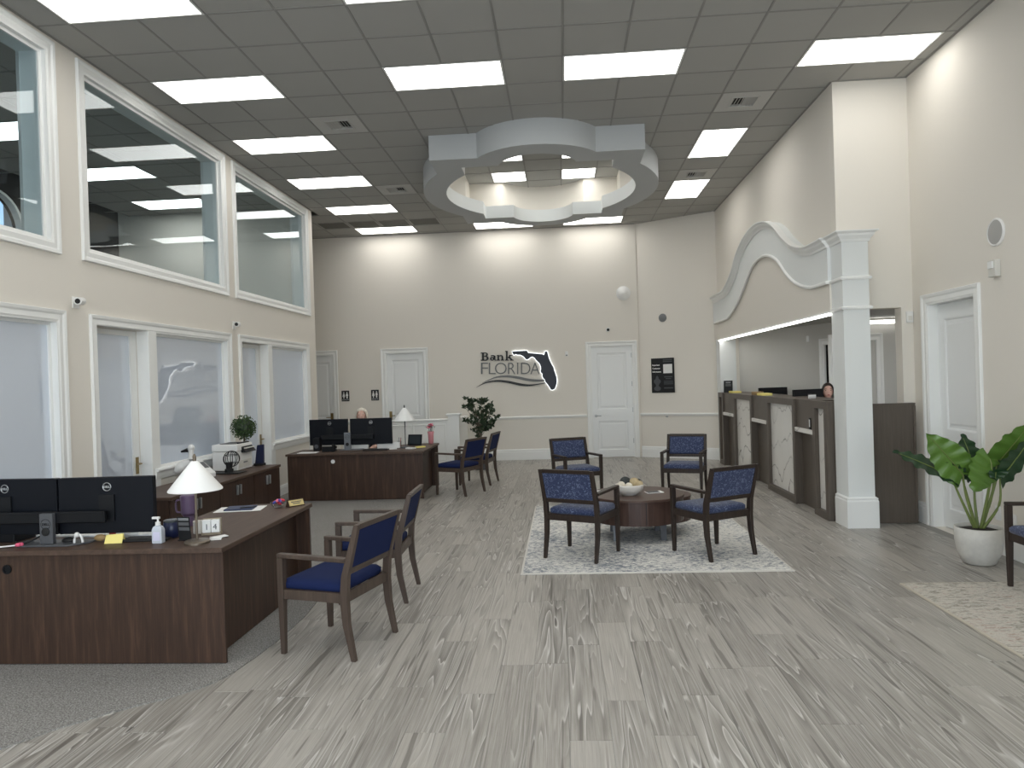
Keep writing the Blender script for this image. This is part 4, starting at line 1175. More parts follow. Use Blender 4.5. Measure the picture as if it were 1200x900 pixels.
cr = make_chair('lounge_chair', 'dark framed chair in speckled navy fabric, front left of the round table, seen from behind', M_espr, M_pat, 'speckled navy chairs around the round table')
RUGZ = 0.0126
cr.location = (0.146, 6.94, RUGZ); cr.rotation_euler[2] = cz_(63)
dup(cr, (1.365, 6.94, RUGZ), cz_(120), 'dark framed chair in speckled navy fabric, front right of the round table, seen from behind')
dup(cr, (1.66, 10.25, 0.0), cz_(252), 'dark framed chair in speckled navy fabric, back right of the round table, facing the camera')
dup(cr, (0.16, 10.12, 0.0), cz_(291), 'dark framed chair in speckled navy fabric, back left of the round table, facing the camera')
dup(cr, (3.585, 5.47, RUGZ), cz_(180), 'dark framed chair against the right wall, cut by the right picture edge', 'chairs on the cream rug')

# ================================================================== RUGS
def rug(x0, x1, y0, y1, m_, name, label, border):
    t = thing(name, label, 'rug', ((x0 + x1) / 2, (y0 + y1) / 2, 0))
    og = ((x0 + x1) / 2, (y0 + y1) / 2, 0)
    MB().box(x0 + 0.02, x1 - 0.02, y0 + 0.02, y1 - 0.02, 0.001, 0.012).build('pile', m_, t, origin=og)
    mb = MB(); ring_frame(mb, x0 + 0.02, x1 - 0.02, y0 + 0.02, y1 - 0.02, [(0, 0.001), (0.02, 0.001), (0.02, 0.008), (0.01, 0.012), (0, 0.011)], lambda a, b, h: (a, b, h)); mb.build('bound_edge', border, t, origin=og)
M_bind = mat('rug_binding', srgb(206, 203, 196), 0.9)
rug(-0.42, 1.92, 6.27, 9.63, M_rug, 'area_rug', 'distressed grey and blue rug under the round table', M_bind)
M_bind2 = mat('rug_binding_cream', srgb(186, 178, 164), 0.9)
rug(2.59, 3.86, 2.9, 5.86, M_rug2, 'area_rug', 'distressed cream rug by the right picture edge', M_bind2)

# ================================================================== ROUND TABLE
TCX, TCY = 0.74, 7.72
og = (TCX, TCY, RUGZ)
t = thing('coffee_table', 'low round red-brown drum coffee table with a lower side lobe', 'table', og)
R0 = 0.50
MB().lathe([(R0 - 0.012, 0.19), (R0 - 0.012, 0.425)], (TCX, TCY, RUGZ), 48).build('drum', M_table, t, origin=og)
MB().lathe([(R0 - 0.01, 0.425), (R0, 0.428), (R0, 0.445), (R0 - 0.004, 0.45)], (TCX, TCY, RUGZ), 48).build('top', M_tabtop, t, origin=og)
MB().lathe([(0.34, 0.14), (0.34, 0.38)], (TCX + 0.26, TCY + 0.22, RUGZ), 40).build('side_lobe', M_table, t, origin=og)
MB().lathe([(0.345, 0.38), (0.345, 0.40)], (TCX + 0.26, TCY + 0.22, RUGZ), 40).build('lobe_top', M_tabtop, t, origin=og)
mb = MB(); 
for a in (-86, -84.5):
    p = (TCX + (R0 - 0.011) * math.cos(R(a)), TCY + (R0 - 0.011) * math.sin(R(a)))
MB().box(TCX + 0.045, TCX + 0.05, TCY - R0 + 0.0105, TCY - R0 + 0.02, RUGZ + 0.19, RUGZ + 0.425).build('seam', M_blackm, t, origin=og)
for a in (225, 315, 45, 135):
    x, y = TCX + 0.34 * math.cos(R(a)), TCY + 0.34 * math.sin(R(a))
    MB().box(x - 0.03, x + 0.03, y - 0.03, y + 0.03, RUGZ, RUGZ + 0.19).build('leg', M_steel if a == 225 else M_dgrey, t, origin=og)  # three legs coloured darker to paint in the shadow under the drum
TZ = RUGZ + 0.45
# ribbed bowl and decorative balls
bx_, by_ = 0.66, 7.62
og = (bx_, by_, TZ)
t = thing('decor_bowl', 'white ribbed ceramic bowl of decorative balls on the round table', 'bowl', og)
mb = MB(); seg = 48; prof = [(0.045, 0.0), (0.075, 0.0), (0.08, 0.012), (0.118, 0.03), (0.14, 0.06), (0.146, 0.095), (0.146, 0.11), (0.136, 0.11), (0.13, 0.06), (0.09, 0.03), (0.001, 0.026)]
n0 = len(mb.v)
for k, (r_, z) in enumerate(prof):
    for i in range(seg):
        a = 2 * math.pi * i / seg
        q = r_ * (1 + (0.022 if i % 2 else -0.012) * (1 if 2 < k < 6 else 0))
        mb.v.append((bx_ + q * math.cos(a), by_ + q * math.sin(a), TZ + z))
for k in range(len(prof) - 1):
    for j in range(seg): mb.f.append((k * seg + j, k * seg + (j + 1) % seg, (k + 1) * seg + (j + 1) % seg, (k + 1) * seg + j))
mb.build('bowl_body', M_bowl, t, smooth=True, origin=og)
M_b1 = mat('charcoal_ball', srgb(58, 62, 62), 0.85, bump=0.6, bscale=60); M_b2 = mat('cream_ball', srgb(222, 214, 198), 0.7, bump=0.4, bscale=60); M_b3 = mat('straw_ball', srgb(186, 168, 132), 0.8, bump=0.8, bscale=50, var=0.3, vscale=30)
for (dx, dy, dz, r_, mm, lab) in ((-0.035, 0.045, 0.125, 0.060, M_b1, 'charcoal decorative ball at the back of the bowl'), (0.055, 0.02, 0.120, 0.056, M_b3, 'straw coloured decorative ball in the middle of the bowl'), (-0.085, -0.035, 0.105, 0.042, M_b2, 'cream decorative ball at the left of the bowl'), (-0.01, -0.075, 0.098, 0.040, M_b2, 'cream decorative ball at the front of the bowl'), (0.105, -0.03, 0.112, 0.038, M_b3, 'small straw decorative ball at the right of the bowl'), (0.10, 0.055, 0.118, 0.040, M_b1, 'small charcoal decorative ball at the back right of the bowl')):
    o = MB().ball((0, 0, 0), r_, 16, 10).build('decor_ball', mm, smooth=True)
    o.location = (bx_ + dx, by_ + dy, TZ + dz); tag(o, lab, 'ball', 'decorative balls in the bowl')
og = (0.93, 7.74, TZ)
t = thing('magazine', 'small stack of leaflets lying flat right of the bowl', 'leaflet', og, R(12))
MB().box(-0.09, 0.09, -0.06, 0.06, 0.0, 0.006).build('lower_leaflet', M_paper, t)
MB().box(-0.08, 0.05, -0.055, 0.045, 0.006, 0.009).build('upper_leaflet', M_dgrey, t, label='dark leaflet')
og = (0.42, 7.90, TZ)
tag(MB().box(0.33, 0.47, 7.85, 7.94, TZ, TZ + 0.003).build('paper_sheet', M_paper, origin=(0.40, 7.9, TZ)), 'white sheet on the round table left of the bowl', 'paper')

# ================================================================== DESKS
def desk(name, label, x0, x1, y0, yend, zt, ret, og, grommet_x, grommet_m):
    """L-shaped: front run along x at y0, return along y at the x1 side"""
    t = thing(name, label, 'desk', og)
    th = 0.032
    fd = 0.72
    top = [(x0, y0), (x1, y0), (x1, yend), (x1 - ret + 0.22, yend), (x1 - ret, yend - 0.24), (x1 - ret, y0 + fd), (x0, y0 + fd)]
    MB().prism(top, zt - th, zt).build('desktop', M_waly, t, bevel=0.003, origin=og)
    MB().box(x0 + 0.01, x1 - 0.02, y0 + 0.05, y0 + 0.07, 0.012, zt - th).build('front_panel', M_walz, t, origin=og)
    MB().box(x1 - 0.15, x1 - 0.13, y0 + 0.07, yend - 0.03, 0.012, zt - th).build('side_panel', M_walz, t, origin=og)
    MB().box(x1 - ret + 0.05, x1 - 0.02, yend - 0.03, yend - 0.005, 0.012, zt - th).build('end_panel', M_walz, t, origin=og)
    MB().box(x0 + 0.01, x0 + 0.03, y0 + 0.07, y0 + fd - 0.02, 0.012, zt - th).build('end_panel', M_walz, t, origin=og)
    mb = MB().lathe([(0.030, 0), (0.030, 0.006), (0.020, 0.006), (0.020, 0.001), (0.001, 0.001)], (0, 0, 0), 16, lambda a, b, h: (grommet_x + a, y0 + 0.05 - h, zt - 0.125 + b))
    mb.build('grommet', grommet_m, t, origin=og, label='round cable grommet')
    return t
NZ, FZ = 0.735, 0.71
desk('office_desk', 'near L-shaped walnut desk with two big monitors, cut by the left edge', -4.25, -2.105, 4.255, 5.85, NZ, 0.71, (-3.0, 4.6, 0), -3.53, M_black)
desk('office_desk', 'far L-shaped walnut desk in front of the restroom doors', -4.12, -2.06, 10.38, 11.75, FZ, 0.66, (-3.0, 10.7, 0), -3.42, M_white)

# ---- low cabinets along the left wall
KZ = 0.69
units = [(6.62, 7.60), (7.602, 8.47), (8.472, 9.26)]
for k, (a, b) in enumerate(units):
    og = (-4.0, (a + b) / 2, 0)
    t = thing('low_cabinet', ['low walnut cabinet nearest the cone lamp', 'low walnut cabinet in the middle, below the printer', 'low walnut cabinet at the far end'][k], 'cabinet', og, group='low walnut cabinets')
    mb = MB().box(-4.32, -3.78, a, a + 0.018, 0.0, KZ - 0.03).box(-4.32, -3.78, b - 0.018, b, 0.0, KZ - 0.03).box(-4.32, -4.30, a + 0.018, b - 0.018, 0.02, KZ - 0.03).box(-4.30, -3.80, a + 0.018, b - 0.018, 0.05, 0.07)
    mb.build('carcass', M_cred, t, origin=og)
    mid = (a + b) / 2
    for s, (p, q) in enumerate(((a + 0.004, mid - 0.0015), (mid + 0.0015, b - 0.004))):
        d = MB().box(-3.778, -3.758, p, q, 0.05, KZ - 0.035).build('door', M_cred, t, origin=og)
        yy = mid - 0.04 if s == 0 else mid + 0.04
        MB().box(-3.757, -3.732, yy - 0.011, yy + 0.011, KZ - 0.20, KZ - 0.09).build('handle', M_silver, d, bevel=0.003, origin=og)
og = (-4.0, 7.94, KZ - 0.03)
o = MB().box(-4.34, -3.745, 6.60, 9.275, KZ - 0.03, KZ).build('cabinet_top', M_waly, bevel=0.003, origin=og)
tag(o, 'long walnut top running over the three low cabinets', 'worktop')

# ================================================================== MONITORS
def monitor_rig(name, label, c, z0, mons, bar, post_h, post_w, silver, base, logo=True):
    """two screens on one stand, backs towards -y. c = stand base centre; mons = list of (dx, w, h, yaw)"""
    t = thing(name, label, 'monitor stand', (c[0], c[1], z0))
    bp = MB().prism(base, 0.0, 0.010).build('base_plate', silver if silver is M_steel else M_dgrey, t, bevel=0.003)
    MB().box(-post_w / 2, post_w / 2, -0.065, -0.03, 0.01, post_h).build('post', silver, t, bevel=0.004)
    text('DELL', 0.022, M_dgrey if silver is M_steel else M_black, t, lambda a, b, h: (a, -0.065 - h, post_h - 0.075 + b), 0.001, 0.0008)
    mb = MB(); ring_frame(mb, -0.0005, 0.0005, -0.0005, 0.0005, [(0, 0), (0, 0)], lambda a, b, h: (a, -0.06 - h, b))
    MB().tube([(0.032 * math.cos(k * math.pi / 12), -0.0655, post_h - 0.067 + 0.032 * math.sin(k * math.pi / 12)) for k in range(25)], 0.0018, 6).build('logo_ring', M_black, t)
    MB().lathe([(0.026, 0), (0.026, 0.006), (0.020, 0.008)], (0, 0, 0), 18, lambda a, b, h: (a, -0.065 - h, 0.09 + b)).build('cable_hole', M_blackm, t)
    MB().box(bar[0], bar[1], -0.03, 0.0, bar[2], bar[2] + 0.075).build('cross_bar', M_black, t, bevel=0.006)
    for dx, w_, h_, yaw, arm in mons:
        ca, sa = math.cos(R(yaw)), math.sin(R(yaw))
        zb = post_h + 0  # not used
        zc = bar[3]
        F = lambda a, b, h, dx=dx, ca=ca, sa=sa: (dx + a * ca - h * sa, 0.045 + a * sa + h * ca, b)
        z0_, z1_ = zc - h_ / 2, zc + h_ / 2
        mb = MB().hexa([F(-w_ / 2, z0_, 0.0), F(w_ / 2, z0_, 0.0), F(w_ / 2, z0_, 0.045), F(-w_ / 2, z0_, 0.045), F(-w_ / 2, z1_, 0.0), F(w_ / 2, z1_, 0.0), F(w_ / 2, z1_, 0.045), F(-w_ / 2, z1_, 0.045)])
        shell = mb.build('screen_shell', M_monitor, t, bevel=0.004)
        i = 0.008
        mb = MB().quad(F(-w_ / 2 + i, z0_ + 0.02, 0.0455), F(w_ / 2 - i, z0_ + 0.02, 0.0455), F(w_ / 2 - i, z1_ - i, 0.0455), F(-w_ / 2 + i, z1_ - i, 0.0455))
        mb.build('screen', M_screen, shell)
        mb = MB().hexa([F(arm - 0.05, bar[2] - 0.0, -0.012), F(arm + 0.05, bar[2], -0.012), F(arm + 0.05, bar[2], 0.0), F(arm - 0.05, bar[2], 0.0), F(arm - 0.05, zc + 0.07, -0.012), F(arm + 0.05, zc + 0.07, -0.012), F(arm + 0.05, zc + 0.07, 0.0), F(arm - 0.05, zc + 0.07, 0.0)])
        mb.build('mount_plate', M_black, shell)
        zl = z1_ - 0.062
        lr = MB().tube([F(arm + 0.026 * math.cos(k * math.pi / 12), zl + 0.026 * math.sin(k * math.pi / 12), -0.001) for k in range(25)], 0.003, 6).build('logo_ring', M_silver, shell)
        text('DELL', 0.018, M_silver, shell, lambda a, b, h, F=F, arm=arm, zl=zl: F(arm + a, zl - 0.0065 + b, -0.001 - h), 0.001, 0.0012)
    return t
monitor_rig('dual_monitor', 'two black widescreen monitors on one grey stand, on the near desk', (-3.33, 4.455), NZ, [(-0.30, 0.62, 0.365, -3, -0.06), (0.335, 0.625, 0.365, 3, 0.01)], (-0.46, 0.37, 0.135, 0.235), 0.205, 0.088, M_dgrey,
            [(-0.24, -0.02), (-0.17, -0.10), (0.17, -0.10), (0.25, 0.0), (0.25, 0.08), (-0.24, 0.08)])
monitor_rig('dual_monitor', 'two black widescreen monitors on one silver stand, on the far desk', (-3.32, 10.90), FZ, [(-0.325, 0.61, 0.40, -2, 0.02), (0.345, 0.65, 0.40, 2, 0.0)], (-0.42, 0.40, 0.16, 0.275), 0.27, 0.10, M_steel,
            [(-0.12, -0.09), (0.20, -0.09), (0.24, 0.0), (0.22, 0.08), (-0.12, 0.08)])

# ================================================================== TABLE LAMPS
def lamp(loc, label, stem_m, base, sh, sr, hz):
    t = thing('table_lamp', label, 'lamp', loc)
    MB().lathe([(base, 0), (base, 0.012), (base * 0.9, 0.02), (0.02, 0.024)], (0, 0, 0), 24).build('base', stem_m, t, smooth=False)
    MB().lathe([(0.0075, 0.02), (0.0075, hz + sh)], (0, 0, 0), 10).build('stem', stem_m, t)
    mb = MB().lathe([(sr, hz), (sr, hz + 0.008), (0.020, hz + sh), (0.016, hz + sh), (sr - 0.006, hz + 0.004)], (0, 0, 0), 36, cap=False)
    mb.f += [(4 * 36 + j, 4 * 36 + (j + 1) % 36, (j + 1) % 36, j) for j in range(36)]
    o = mb.build('lamp_shade', M_shade, t); smooth_by_angle(o.data, 40)
    MB().lathe([(0.011, hz + sh - 0.004), (0.011, hz + sh + 0.03), (0.004, hz + sh + 0.045)], (0, 0, 0), 10).build('finial', stem_m, t)
    MB().tube([(0.012, -0.01, hz + 0.05), (0.012, -0.01, hz - 0.10)], 0.0018, 5).build('pull_chain', stem_m, t)
    MB().lathe([(0.022, hz + 0.03), (0.028, hz + 0.07), (0.022, hz + 0.11)], (0, 0, 0), 12).build('bulb_holder', M_white, t)
    return t
lamp((-2.335, 4.40, NZ), 'brass table lamp with white cone shade at the corner of the near desk', M_pewter, 0.078, 0.185, 0.162, 0.335)
lamp((-2.45, 10.98, FZ), 'dark stemmed table lamp with white cone shade on the far desk', M_dgrey, 0.075, 0.20, 0.165, 0.42)
# ================================================================== NEAR DESK ITEMS
def at(o, loc, rz=0):
    o.location = loc; o.rotation_euler = (0, 0, R(rz)); return o
t = thing('sanitizer_bottle', 'clear pump bottle of hand sanitizer beside the right monitor', 'bottle', (-2.60, 4.42, NZ))
MB().loops([[(x * s_ * 0.033, y * s_ * 0.022, z) for x, y in ((-1, -1), (1, -1), (1, 1), (-1, 1))] for s_, z in ((0.94, 0), (1, 0.006), (1, 0.085), (0.8, 0.105), (0.4, 0.115))], cap=True).build('bottle_body', M_bottle, t, bevel=0.004)
MB().box(-0.022, 0.022, -0.0232, -0.0225, 0.02, 0.075).build('label_patch', mat('lilac_label', srgb(206, 204, 226), 0.5), t)
mb = MB().lathe([(0.016, 0.115), (0.016, 0.135), (0.006, 0.138), (0.006, 0.155)], (0, 0, 0), 14).box(-0.035, 0.012, -0.008, 0.008, 0.155, 0.168)
mb.build('pump', M_white, t)
t = thing('tumbler', 'short navy tumbler behind the sanitizer bottle', 'cup', (-2.60, 4.58, NZ))
MB().lathe([(0.036, 0), (0.050, 0.02), (0.055, 0.06), (0.050, 0.105), (0.046, 0.108)], (0, 0, 0), 22).build('cup_body', M_navyp, t, smooth=True)
MB().lathe([(0.050, 0.105), (0.050, 0.116), (0.042, 0.120)], (0, 0, 0), 22).build('lid', M_screen, t)
t = thing('tumbler', 'tall purple handled tumbler behind the cone lamp', 'cup', (-2.70, 4.98, NZ))
MB().lathe([(0.036, 0), (0.037, 0.07), (0.050, 0.09), (0.052, 0.20), (0.051, 0.205)], (0, 0, 0), 22).build('cup_body', M_purple, t)
MB().lathe([(0.053, 0.20), (0.053, 0.215), (0.045, 0.22)], (0, 0, 0), 22).build('lid', M_purple, t)
MB().tube(catmull([(-0.05, 0, 0.185), (-0.085, 0, 0.18), (-0.092, 0, 0.14), (-0.085, 0, 0.10), (-0.05, 0, 0.095)], 4), 0.007, 8).build('handle', M_purple, t)
t = thing('desk_sign', 'small tilted black notice with grey lines beside the lamp base', 'sign', (-2.455, 4.48, NZ), R(-8))
tl = lambda a, b, h: (a, 0.10 * (b) * -0.35 + 0.03 - h, b)
tl = lambda a, b, h: (a - b * 0.30, 0.30 * b - h, b + 0.004)
mb = MB().hexa([tl(-0.045, 0, 0.003), tl(0.045, 0, 0.003), tl(0.045, 0, 0), tl(-0.045, 0, 0), tl(-0.045, 0.14, 0.003), tl(0.045, 0.14, 0.003), tl(0.045, 0.14, 0), tl(-0.045, 0.14, 0)])
mb.build('board', M_black, t)
for b0, b1, mm in ((0.118, 0.134, M_grey), (0.088, 0.108, M_dgrey), (0.058, 0.078, M_dgrey)):
    MB().quad(tl(-0.038, b0, 0.0035), tl(0.038, b0, 0.0035), tl(0.038, b1, 0.0035), tl(-0.038, b1, 0.0035)).build('print_line', mm, t)
MB().box(-0.05, 0.05, -0.01, 0.035, 0, 0.005).build('foot', M_black, t)
# number block calendar
t = thing('block_calendar', 'wooden block calendar with white faces reading 14', 'calendar', (-2.37, 4.66, NZ), R(14))
M_pale = mat('pale_wood_block', srgb(150, 138, 118), 0.6)
MB().box(-0.062, 0.062, -0.02, 0.03, 0, 0.016).box(-0.058, 0.058, 0.012, 0.03, 0.016, 0.105).build('stand', M_pale, t)
for s_, n_ in ((-1, '1'), (1, '4')):
    MB().box(s_ * 0.028 - 0.026, s_ * 0.028 + 0.026, -0.022, 0.011, 0.0165, 0.100).build('number_block', M_paper, t, bevel=0.002)
    text(n_, 0.055, M_dgrey, t, lambda a, b, h, s_=s_: (s_ * 0.026 + a, -0.0225 - h, 0.036 + b), 0.001, name='number')
t = thing('cup', 'cream patterned mug behind the block calendar', 'cup', (-2.48, 4.70, NZ))
MB().lathe([(0.03, 0), (0.036, 0.005), (0.036, 0.085), (0.032, 0.085), (0.03, 0.01)], (0, 0, 0), 18, cap=True).build('cup_body', M_bowl, t)
MB().tube(catmull([(0.034, 0, 0.07), (0.058, 0, 0.065), (0.058, 0, 0.03), (0.034, 0, 0.02)], 4), 0.005, 7).build('handle', M_bowl, t)
t = thing('business_cards', 'white business cards fanned out in front of the block calendar', 'cards', (-2.28, 4.50, NZ), R(20))
MB().box(-0.05, 0.05, -0.03, 0.03, 0.0005, 0.004).build('card', M_paper, t)
o = MB().box(-0.05, 0.05, -0.03, 0.03, 0.0045, 0.008).build('card', M_paper, t); o.location = (0.03, 0.05, 0); o.rotation_euler = (0, 0, 0.5)
t = thing('paper_stack', 'white papers under a navy folder with a pen on the near desk', 'papers', (-2.60, 5.62, NZ), R(10))
MB().box(-0.19, 0.17, -0.12, 0.11, 0.0005, 0.004).build('sheets', M_paper, t)
o = MB().box(-0.12, 0.10, -0.09, 0.085, 0.0045, 0.016).build('folder', M_navyfold, t, bevel=0.002)
MB().tube([(0.0, -0.06, 0.020), (0.12, -0.03, 0.020)], 0.004, 8).build('pen', M_blackm, t)
t = thing('candy_dish', 'small glass dish of wrapped candy on the near desk', 'dish', (-2.32, 5.66, NZ))
MB().lathe([(0.03, 0), (0.05, 0.018), (0.062, 0.05), (0.059, 0.05), (0.047, 0.02), (0.028, 0.004)], (0, 0, 0), 20, cap=True).build('glass_dish', M_bowlglass, t)
for k in range(9):
    a = k * 2.4; q = 0.012 + 0.003 * k
    o = MB().ball((0, 0, 0), 0.014, 8, 6, (1.5, 0.8, 0.8)).build('candy', M_candy[k % 4])
    o.location = (-2.32 + q * math.cos(a), 5.66 + q * math.sin(a), NZ + 0.035 + 0.012 * (k % 3)); o.rotation_euler = (0, 0.4, a)
    tag(o, 'wrapped candy in the small glass dish', 'candy', 'wrapped candies in the glass dish')
def nameplate(loc, rz, label, lines=True):
    t = thing('name_plate', label, 'name plate', loc, R(rz))
    MB().prism([(-0.03, 0), (0.03, 0), (0.0, 0.058)], -0.07, 0.07, lambda a, b, h: (h, a, b)).build('wood_wedge', M_cred, t)
    f = lambda a, b, h: (a, -0.03 + 0.03 * (b / 0.058) - 0.001 - h * 0.88, b + h * 0.45)
    MB().hexa([f(-0.064, 0.008, 0.002), f(0.064, 0.008, 0.002), f(0.064, 0.008, 0), f(-0.064, 0.008, 0), f(-0.064, 0.05, 0.002), f(0.064, 0.05, 0.002), f(0.064, 0.05, 0), f(-0.064, 0.05, 0)]).build('brass_plate', M_gold, t)
    for z, wd in ((0.033, 0.045), (0.020, 0.032)):
        MB().quad(f(-wd, z, 0.0026), f(wd, z, 0.0026), f(wd, z + 0.006, 0.0026), f(-wd, z + 0.006, 0.0026)).build('engraved_line', M_dgrey, t)
nameplate((-2.20, 5.72, NZ), 50, 'gold faced name plate wedge at the far corner of the near desk')
t = thing('folded_card', 'yellow folded card standing below the right monitor', 'card', (-2.91, 4.44, NZ), R(6))
MB().hexa([(-0.056, -0.012, 0.0005), (0.056, -0.012, 0.0005), (0.056, -0.010, 0.0005), (-0.056, -0.010, 0.0005), (-0.054, 0.012, 0.052), (0.056, 0.012, 0.058), (0.056, 0.014, 0.058), (-0.054, 0.014, 0.052)]).build('front_leaf', M_yellow, t)
MB().hexa([(-0.056, 0.036, 0.0005), (0.056, 0.036, 0.0005), (0.056, 0.038, 0.0005), (-0.056, 0.038, 0.0005), (-0.054, 0.013, 0.052), (0.056, 0.013, 0.058), (0.056, 0.015, 0.058), (-0.054, 0.015, 0.052)]).build('back_leaf', M_yellow, t)
# clutter under the screens
t = thing('figurine', 'small white four legged figure on the near monitor base', 'figurine', (-3.135, 4.42, NZ + 0.0105), R(10))
mb = MB().tube(catmull([(-0.024, 0.0, 0.0), (-0.022, 0, 0.03), (-0.01, 0, 0.05), (0.01, 0, 0.05), (0.022, 0, 0.03), (0.027, 0, 0.0)], 4), [0.008] * 21, 8).ball((-0.006, -0.004, 0.052), 0.017, 10, 7)
mb.build('figure_body', M_white, t, smooth=True)
t = thing('bottle', 'small red capped bottle lying behind the white figure', 'bottle', (-3.02, 4.60, NZ))
MB().tube([(-0.02, 0, 0.022), (0.02, 0.01, 0.022)], 0.022, 12).build('cap', M_red, t)
MB().tube([(0.022, 0.01, 0.022), (0.16, 0.04, 0.022)], 0.019, 12).build('bottle_body', M_white, t)
o = MB().ball((0, 0, 0.024), 0.024, 12, 8, (1.75, 1.1, 0.95)).build('paperweight', M_tan, smooth=True)
at(o, (-3.04, 4.50, NZ)); tag(o, 'tan rounded stone paperweight beside the white figure', 'paperweight')
t = thing('computer_mouse', 'black computer mouse on the near monitor base', 'mouse', (-3.235, 4.47, NZ + 0.0105))
MB().ball((0, 0, 0.006), 0.03, 12, 8, (1.5, 1.0, 0.75)).map(lambda x, y, z: (x, y, max(0, z))).build('mouse_body', M_blackm, t, smooth=True)
t = thing('pen_bundle', 'white pen with pink flower tip lying left of the near monitor post', 'pen', (-3.50, 4.36, NZ), R(8))
MB().tube([(-0.16, -0.02, 0.007), (0.0, 0.0, 0.014)], 0.005, 7).build('pen_body', M_white, t)
mb = MB()
for k in range(6): mb.ball((0.012 + 0.014 * math.cos(k), 0.014 * math.sin(k), 0.018), 0.011, 7, 5)
mb.build('flower_tip', M_flower, t)
t = thing('desk_phone', 'black desk phone behind the left near monitor', 'telephone', (-3.72, 4.60, NZ), R(175))
MB().hexa([(-0.09, -0.09, 0), (0.09, -0.09, 0), (0.09, 0.09, 0), (-0.09, 0.09, 0), (-0.09, -0.09, 0.02), (0.09, -0.09, 0.02), (0.09, 0.09, 0.085), (-0.09, 0.09, 0.085)]).build('phone_base', M_black, t, bevel=0.004)
MB().tube(catmull([(-0.075, -0.08, 0.055), (-0.078, 0, 0.075), (-0.075, 0.08, 0.10)], 4), 0.018, 8).build('handset', M_blackm, t)
t = thing('paper_stack', 'white papers lying under the near monitors', 'papers', (-3.35, 4.74, NZ), R(-6))
MB().box(-0.26, 0.24, -0.09, 0.10, 0.0005, 0.012).build('sheets', M_paper, t)
MB().box(0.27, 0.62, -0.09, 0.07, 0.0005, 0.02).build('keyboard', M_white, t)
tag(MB().tube(catmull([(-3.62, 4.50, NZ + 0.006), (-3.5, 4.40, NZ + 0.012), (-3.42, 4.47, NZ + 0.05), (-3.36, 4.43, NZ + 0.075), (-3.335, 4.389, NZ + 0.09)], 6), 0.006, 7).build('cable', M_blackm, origin=(-3.5, 4.45, NZ)), 'black cable bundle running through the near monitor post', 'cable')
t = thing('keyboard', 'black keyboard lying behind the yellow card', 'keyboard', (-2.72, 4.52, NZ), R(4))
MB().box(-0.16, 0.14, -0.06, 0.06, 0.001, 0.016).build('key_bed', M_blackm, t, bevel=0.003)

# ================================================================== FAR DESK ITEMS
t = thing('speaker', 'black speaker at the left end of the far desk', 'speaker', (-3.80, 10.88, FZ))
MB().box(-0.05, 0.05, -0.06, 0.06, 0, 0.20).build('cabinet', M_black, t, bevel=0.004)
MB().lathe([(0.032, 0), (0.032, 0.003), (0.01, 0.004)], (0, 0, 0), 16, lambda a, b, h: (a, -0.060 - h, 0.07 + b)).build('cone_grille', M_dgrey, t)
tag(MB().box(-3.98, -3.70, 10.48, 10.66, FZ + 0.0005, FZ + 0.006).build('paper_stack', M_paper, origin=(-3.8, 10.6, FZ)), 'white paper at the left end of the far desk', 'papers')
t = thing('desk_phone', 'black desk phone under the far monitors', 'telephone', (-3.56, 10.72, FZ), R(180))
MB().hexa([(-0.09, -0.09, 0), (0.09, -0.09, 0), (0.09, 0.09, 0), (-0.09, 0.09, 0), (-0.09, -0.09, 0.02), (0.09, -0.09, 0.02), (0.09, 0.09, 0.085), (-0.09, 0.09, 0.085)]).build('phone_base', M_black, t, bevel=0.004)
MB().tube(catmull([(-0.075, -0.08, 0.055), (-0.078, 0, 0.075), (-0.075, 0.08, 0.10)], 4), 0.018, 8).build('handset', M_blackm, t)
tag(MB().box(-3.44, -3.05, 11.0, 11.06, FZ + 0.0005, FZ + 0.06).build('document_tray', M_paper, origin=(-3.3, 11.03, FZ)), 'white papers standing behind the far monitor post', 'papers')
t = thing('keyboard', 'black keyboard on the far desk under the right monitor', 'keyboard', (-2.83, 10.70, FZ))
MB().box(-0.20, 0.18, -0.06, 0.06, 0.001, 0.018).build('key_bed', M_blackm, t, bevel=0.003)
tag(MB().box(-2.90, -2.55, 11.0, 11.05, FZ + 0.0005, FZ + 0.09).build('document_tray', M_paper, origin=(-2.7, 11.0, FZ)), 'white paper box right of the far monitors', 'papers')
t = thing('picture_frame', 'dark photo frame leaning behind the far desk lamp', 'frame', (-2.40, 11.40, FZ), R(-14))
MB().hexa([(-0.12, 0, 0), (0.12, 0, 0), (0.12, 0.015, 0), (-0.12, 0.015, 0), (-0.12, 0.04, 0.17), (0.12, 0.04, 0.17), (0.12, 0.055, 0.17), (-0.12, 0.055, 0.17)]).build('frame_border', M_black, t)
MB().quad((-0.10, 0.003, 0.02), (0.10, 0.003, 0.02), (0.10, 0.0335, 0.15), (-0.10, 0.0335, 0.15)).build('picture', M_screen, t)
for k, (x, y, rz, mm, lab) in enumerate(((-2.62, 10.82, 15, M_paper, 'white notes left of the far lamp base'), (-2.33, 10.80, -20, M_paper, 'white notes right of the far lamp base'), (-2.22, 10.98, 35, M_yellow, 'cream cards at the right end of the far desk'))):
    o = MB().box(-0.07, 0.07, -0.04, 0.04, 0.0005, 0.02).build('note_stack', mm); at(o, (x, y, FZ), rz); tag(o, lab, 'papers')
t = thing('pen_cup', 'clear wire cup with pens beside the far lamp', 'cup', (-2.58, 11.14, FZ))
MB().lathe([(0.035, 0), (0.035, 0.10), (0.032, 0.10), (0.032, 0.004)], (0, 0, 0), 14).build('cup_body', M_bowlglass, t)
